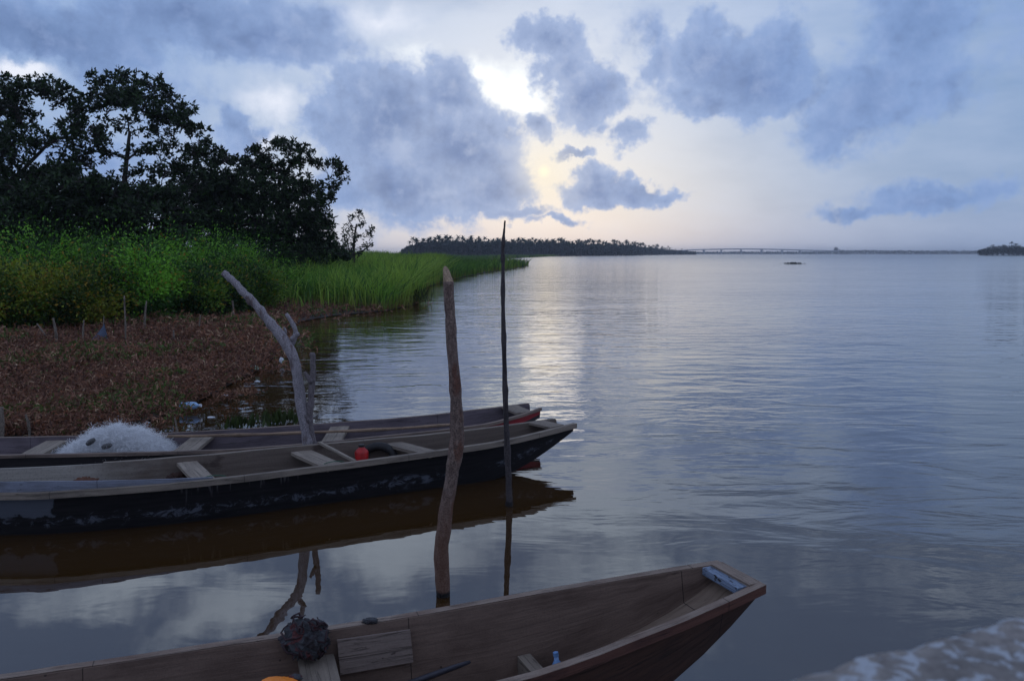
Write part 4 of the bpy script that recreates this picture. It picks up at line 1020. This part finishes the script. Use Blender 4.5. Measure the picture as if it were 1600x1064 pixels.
# slanted axe cut: tapering cap
m_ = MB(); 
ring = []; vs = [top + Vector((8*k5*math.cos(a_), 8*k5*math.sin(a_), -.002)) for a_ in np.linspace(0, 2*PI, 18, endpoint=False)]
vt = []
for a_ in np.linspace(0, 2*PI, 18, endpoint=False):
    x_, y_ = math.cos(a_), math.sin(a_); hgt = .035 - .035*x_ + .05*max(0, y_) ; vt.append(top + Vector((8*k5*x_*.86 - .008, 8*k5*y_*.7 + .004, max(.004, hgt))))
fs = [(k, (k+1) % 18, 18+(k+1) % 18, 18+k) for k in range(18)] + [tuple(18+k for k in range(18))]
m_.add(vs + vt, fs); m_.build('cut_end', postmat('fresh_cut', lin((168, 142, 116)), lin((190, 164, 136)), lin((140, 104, 80))), po)
Yt = 6.82; k7 = Yt/FOC
thin = PX([(797, 820), (796, 790), (794, 730), (791, 660), (788, 560), (786, 480), (786, 420), (786, 385), (789, 345)], Yt)
M_THIN = postmat('dark_stick_bark', lin((58, 52, 54)), lin((82, 74, 74)), lin((44, 36, 36)), wet=(.1, lin((36, 28, 26))))
stick('mooring_stick', 'tall thin dark bamboo stick with a bent tip crossing the bow of the tarred canoe', thin, [5.2*k7, 5*k7, 4.8*k7, 4.2*k7, 3.6*k7, 3.2*k7, 2.8*k7, 2.5*k7, 1.2*k7], M_THIN, n=90, sides=10, rough=.2, knots=((.13, .25), (.3, .3), (.44, .25), (.55, .3), (.68, .3), (.8, .35), (.9, .5)))
Yg = 7.78; kg = Yg/FOC
M_GREY = postmat('weathered_driftwood', lin((138, 132, 136)), lin((168, 160, 162)), lin((96, 72, 66)))
fork = PX([(489, 760), (484, 700), (472, 640), (463, 580), (457, 555), (448, 538), (432, 517), (415, 496), (398, 474), (382, 458), (366, 441), (356, 432), (349, 426)], Yg, .15)
stick('forked_post', 'pale forked driftwood post leaning left between the tarred and farthest canoes', fork, [10.5*kg, 9.5*kg, 8.5*kg, 8*kg, 8*kg, 8*kg, 8*kg, 7.5*kg, 6.8*kg, 6.2*kg, 5.8*kg, 5.4*kg, 5.2*kg, 5*kg], M_GREY, n=60, sides=14, rough=.35,
      branches=[(PX([(455, 540), (462, 520), (457, 505), (447, 490), (440, 490)][0:4], Yg+.1, 0), [5.5*kg, 4*kg, 3.4*kg, 2.8*kg]),
                (PX([(456, 530), (462, 525), (466, 521)], Yg+.08, -.03), [4*kg, 3.6*kg, 3*kg]),
                (PX([(388, 468), (394, 474), (396, 466)], Yg+.1, 0), [6*kg, 5*kg, 4*kg]),
                (PX([(443, 530), (446, 518), (444, 512)], Yg+.12, .03), [3*kg, 2.5*kg, 1.5*kg])])
sm = PX([(492, 760), (490, 700), (484, 660), (487, 610), (489, 580), (488, 551)], Yg+.02)
stick('forked_stick', 'short grey stick with a small side fork beside the pale forked driftwood post', sm, [7*kg, 6*kg, 5.5*kg, 5*kg, 4.8*kg, 4*kg], postmat('grey_stick', lin((104, 96, 98)), lin((132, 122, 122)), lin((80, 66, 62))), n=40, sides=12, rough=.35,
      branches=[(PX([(487, 597), (482, 590), (476, 581)], Yg, -.02), [4.5*kg, 4*kg, 2.5*kg]), (PX([(484, 660), (479, 652), (477, 648)], Yg, -.02), [4*kg, 3.5*kg, 2*kg])])

# stakes in the weeds
M_ST = postmat('stake_wood', lin((108, 98, 88)), lin((136, 124, 110)), lin((84, 70, 58)), .6)
stakes = [((90, 545), (83, 497), 2.2, 'grey stake leaning left beside the hanging grey net'), ((80, 535), (58, 506), 1.6, 'thin fallen branch crossing the leaning grey stake'),
          ((131, 540), (131, 500), 1.6, 'short dark stake left of the hanging grey net'), ((196, 545), (194, 462), 1.5, 'tall thin pale stake right of the hanging grey net'),
          ((226, 520), (229, 470), 1.8, 'upright stake at the shrubs right of the tall pale stake'), ((274, 538), (271, 516), 1.6, 'short stub of a stake in the middle of the brown weeds'),
          ((309, 520), (313, 492), 1.2, 'thin slanting stake in the weeds below the shrubs'), ((365, 505), (363, 470), 2.0, 'pale upright stake left of the forked driftwood post'),
          ((391, 510), (391, 502), 1.6, 'tiny stub of a stake among the weeds by the forked post'), ((46, 684), (40, 648), 2.4, 'bent pale stick behind the farthest canoe at far left'),
          ((281, 684), (273, 652), 1.6, 'thin pale reed stick standing behind the net heap'), ((316, 682), (313, 664), 1.3, 'short thin reed stick behind the farthest canoe'),
          ((2, 690), (2, 636), 4.0, 'dark post cut by the left edge behind the farthest canoe'), ((434, 478), (433, 440), 2.0, 'dark stake at the edge of the reeds')]
for (bx, by), (tx, ty), r_, lab in stakes:
    g = at(bx, by); Y = g.y; tp = atY(tx, ty, Y + RG.uniform(-.05, .05)); R = r_*Y/FOC; mid = g.lerp(tp, .5) + Vector((RG.uniform(-.02, .02), 0, 0))
    stick('stake', lab, [g - Vector((0, 0, .1)), mid, tp], [R, R*.9, R*.7], M_ST, n=12, sides=7, cat='stake', rough=.4, knots=((.4, .3), (.7, .3)))
# hanging grey net on its stick
def hangnet():
    g = at(150, 545); Y = g.y; ap = atY(163, 506, Y); m_ = MB(); NN = 26
    rim = []
    for k in range(NN):
        th = 2*PI*k/NN; c = atY(150, 543, Y); r_ = 21*Y/FOC
        rim.append(Vector((c.x + r_*math.cos(th)*(1 + .1*math.sin(5*th)), Y + r_*.7*math.sin(th), .03 + .03*math.sin(7*th))))
    rings = []
    for j in range(7):
        f = j/6; rings.append([ap.lerp(p, f**1.15) + Vector((0, 0, -.10*math.sin(f*PI)*(1 + .5*math.sin(3*k)))) + Vector((.03*math.sin(k*2.2)*f, 0, 0)) for k, p in enumerate(rim)])
    vs = [p for r in rings for p in r]; fs = [(j*NN+k, j*NN+(k+1) % NN, (j+1)*NN+(k+1) % NN, (j+1)*NN+k) for j in range(6) for k in range(NN)]
    m_.add(vs, fs); o = m_.build('hanging_net', plainmat('grey_net', lin((82, 92, 112)), .8, .35, 25, .6), None, True)
    tag(o, 'grey blue net gathered into a small tent on the brown weeds', 'net')
    p2 = MB(); p2.tube([atY(160, 542, Y+.05) , ap + Vector((0, 0, .18))], [.02, .012], 7); p2.build('pole', M_ST, o)
hangnet()
# litter
def scrap(name, label, px, py, w, h, mat, cat='litter', z=.1, seed=1):
    c = at(px, py, z); k = c.y/FOC
    o = lump(name, tuple(c), (w*k, w*k*.6, h*k), mat, seed, .5, 1.8, 3, True); tag(o, label, cat); return o
WHT = plainmat('white_plastic', (.62, .66, .70), .4, .3, 20)
scrap('plastic_bag', 'white crumpled plastic bag lying at the weed edge beside the forked post', 440, 563, 3.5, 4.5, WHT, 'plastic bag', .1, 2)
scrap('plastic_scrap', 'green and white plastic scrap on the brown weeds', 398, 575, 7, 4, plainmat('green_plastic', (.10, .42, .18), .4, .5, 14, .3, c2=(.6, .66, .62)), 'litter', .1, 3)
scrap('plastic_scrap', 'small pale blue plastic scrap on the weeds above the net heap', 186, 652, 6, 3, plainmat('paleblue_plastic', (.42, .56, .70), .4), 'litter', .08, 4)
scrap('plastic_scrap', 'white speck of plastic where reeds and weeds meet the water', 500, 486, 5, 3, WHT, 'litter', .06, 5)
bottle('plastic_bottle', 'light blue plastic bottle lying in the weeds behind the farthest canoe', at(281, 633, .10), (1, -.08, 0), .29, .05, plainmat('lightblue_plastic', (.30, .48, .72), .3, .3, 30, .1), WHT)
for i_, (px, py, w_, h_, lab) in enumerate([(352, 618, 7, 1.6, 'flat white patch standing in for sky reflection just left of the forked post base'), (402, 596, 4, 1.4, 'small white plastic scrap in the weeds below the green scrap'), (330, 652, 6, 1.5, 'pale plastic scrap floating right of the light blue bottle'), (232, 662, 4, 2.5, 'tiny white scrap in the weeds above the right side of the net heap'), (20, 668, 5, 3, 'white scrap in the weeds beside the dark post at far left'), (70, 664, 4, 3, 'pale scrap in the weeds behind the farthest canoe, right of the bent stick')]):
    scrap('plastic_scrap', lab, px, py, w_, h_, WHT, 'litter', .07, 11 + i_)  # the flat white one by the forked post stands in for sky reflected on water
# drifting weed mat far out
def drift():
    g = at(1240, 412.5); n = 500
    P = np.stack([g.x + RG.normal(size=n)*.75, g.y + RG.normal(size=n)*.8, RG.random(n)*.06], 1)
    P[:60, 0] = g.x + RG.normal(size=60)*.35; P[:60, 2] += .08
    o = quads('drifting_weeds', leafquads(P, unit(RG.normal(size=(n, 3))), .35, .14), np.tile(np.array(lin((50, 56, 56))), (n, 1)), DRY); tag(o, 'small dark mat of weeds drifting far out on open water', 'floating weeds')
drift()
# small reed tuft standing in the water ahead of the bank
def tufts():
    for lab, px, py, n, H, sp in (('thin reed tuft standing in the water at the near tip of the reeds', 652, 476, 90, 1.1, .3), ('leafy water plant growing at the edge behind the farthest canoe', 436, 662, 60, .22, .1), ('green leafy weed in the water left of the forked post', 378, 668, 60, .2, .12)):
        g = at(px, py); P = np.stack([RG.normal(size=n)*sp, RG.normal(size=n)*sp, np.zeros(n)], 1)
        D = unit(np.stack([RG.normal(size=n)*.3, RG.normal(size=n)*.3, np.ones(n)], 1)); root = bpy.data.objects
        C = np.tile(np.array(lin((54, 62, 34))), (n, 1))*RG.uniform(.6, 1.3, (n, 1))
        o = quads('water_plant', leafquads(P, D, H*RG.uniform(.5, 1.1, n), .035 if H > .5 else .05), C, REED); o.location = g; tag(o, lab, 'plant')
tufts()

# ------------------------------------------------------------------ jetty parapet, close and out of focus
def parapet():
    A = at(1110, 1072, 1.85); B = at(1600, 940, 1.85); d = (B-A); d.z = 0; d.normalize(); n_ = Vector((d.y, -d.x, 0))
    m_ = MB(); NU, NV = 150, 26; L = 3.0; s0 = -1.2; vs = []; fs = []
    prof = [(0, -2.4), (0, -.5), (0, -.16), (.0, -.08), (.002, -.04), (.006, -.015), (.014, -.004)] + [(.02 + .24*k/12, 0) for k in range(13)] + [(.272, -.01), (.28, -.04), (.28, -.16), (.28, -.5), (.28, -2.4)]
    for i in range(NU):
        s_ = s0 + L*i/(NU-1)
        for (a_, z_) in prof:
            p = A + d*s_ + n_*a_ + Vector((0, 0, z_)); q = p*22
            k = mn.fractal(q, .8, 2.0, 4)*.006 + mn.noise(p*60)*.002
            p2 = p + Vector((0, 0, k if z_ > -.1 else 0)) - n_*(k*.9 if a_ < .02 else 0)
            vs.append(p2)
    n = len(prof)
    for i in range(NU-1):
        for k in range(n-1): fs.append((i*n+k, (i+1)*n+k, (i+1)*n+k+1, i*n+k+1))
    fs.append(tuple(range(n))); fs.append(tuple((NU-1)*n + k for k in range(n-1, -1, -1)))
    m_.add(vs, fs)
    m, t, b, o = newmat('flaking_parapet'); p = coords(t)
    n1_ = X(t, noise(t, p, 48, 5, .62, .4).outputs['Fac']); n2_ = X(t, noise(t, p, 9, 4, .6).outputs['Fac']); n3_ = X(t, noise(t, p, 120, 4, .6).outputs['Fac'])
    c = mixc(t, (n2_-.5).lerp(-.15, .15), lin((112, 108, 104)), lin((158, 152, 146))); c = mixc(t, (n3_-.5).lerp(-.1, .2)*.5, c, lin((70, 64, 64)))
    c = mixc(t, n1_.step(.52, .58) * .75, c, lin((176, 184, 192))); c = mixc(t, n2_.step(.55, .66) * .5, c, lin((96, 90, 86)))
    t.links.new(c, b.inputs['Base Color']); b.inputs['Roughness'].default_value = .9; bump(t, b, n1_ + n3_*.3, .8, .01)
    o = m_.build('parapet_wall', m, None, True); tag(o, 'blurred rough concrete parapet with flaking pale paint in the lower right corner', 'wall')
parapet()

# ------------------------------------------------------------------ evening air
HAZE = .00026
if HAZE:
    m_ = MB(); m_.box((0, 1300, 8.5), (7000, 3200, 19)); m = bpy.data.materials.new('haze'); m.use_nodes = True; t = m.node_tree; t.nodes.clear()
    pv = t.nodes.new('ShaderNodeVolumePrincipled'); pv.inputs['Color'].default_value = (.80, .86, .96, 1); pv.inputs['Density'].default_value = HAZE; pv.inputs['Anisotropy'].default_value = .2
    oo = t.nodes.new('ShaderNodeOutputMaterial'); t.links.new(pv.outputs[0], oo.inputs['Volume'])
    h = m_.build('haze', m); tag(h, kind='stuff')
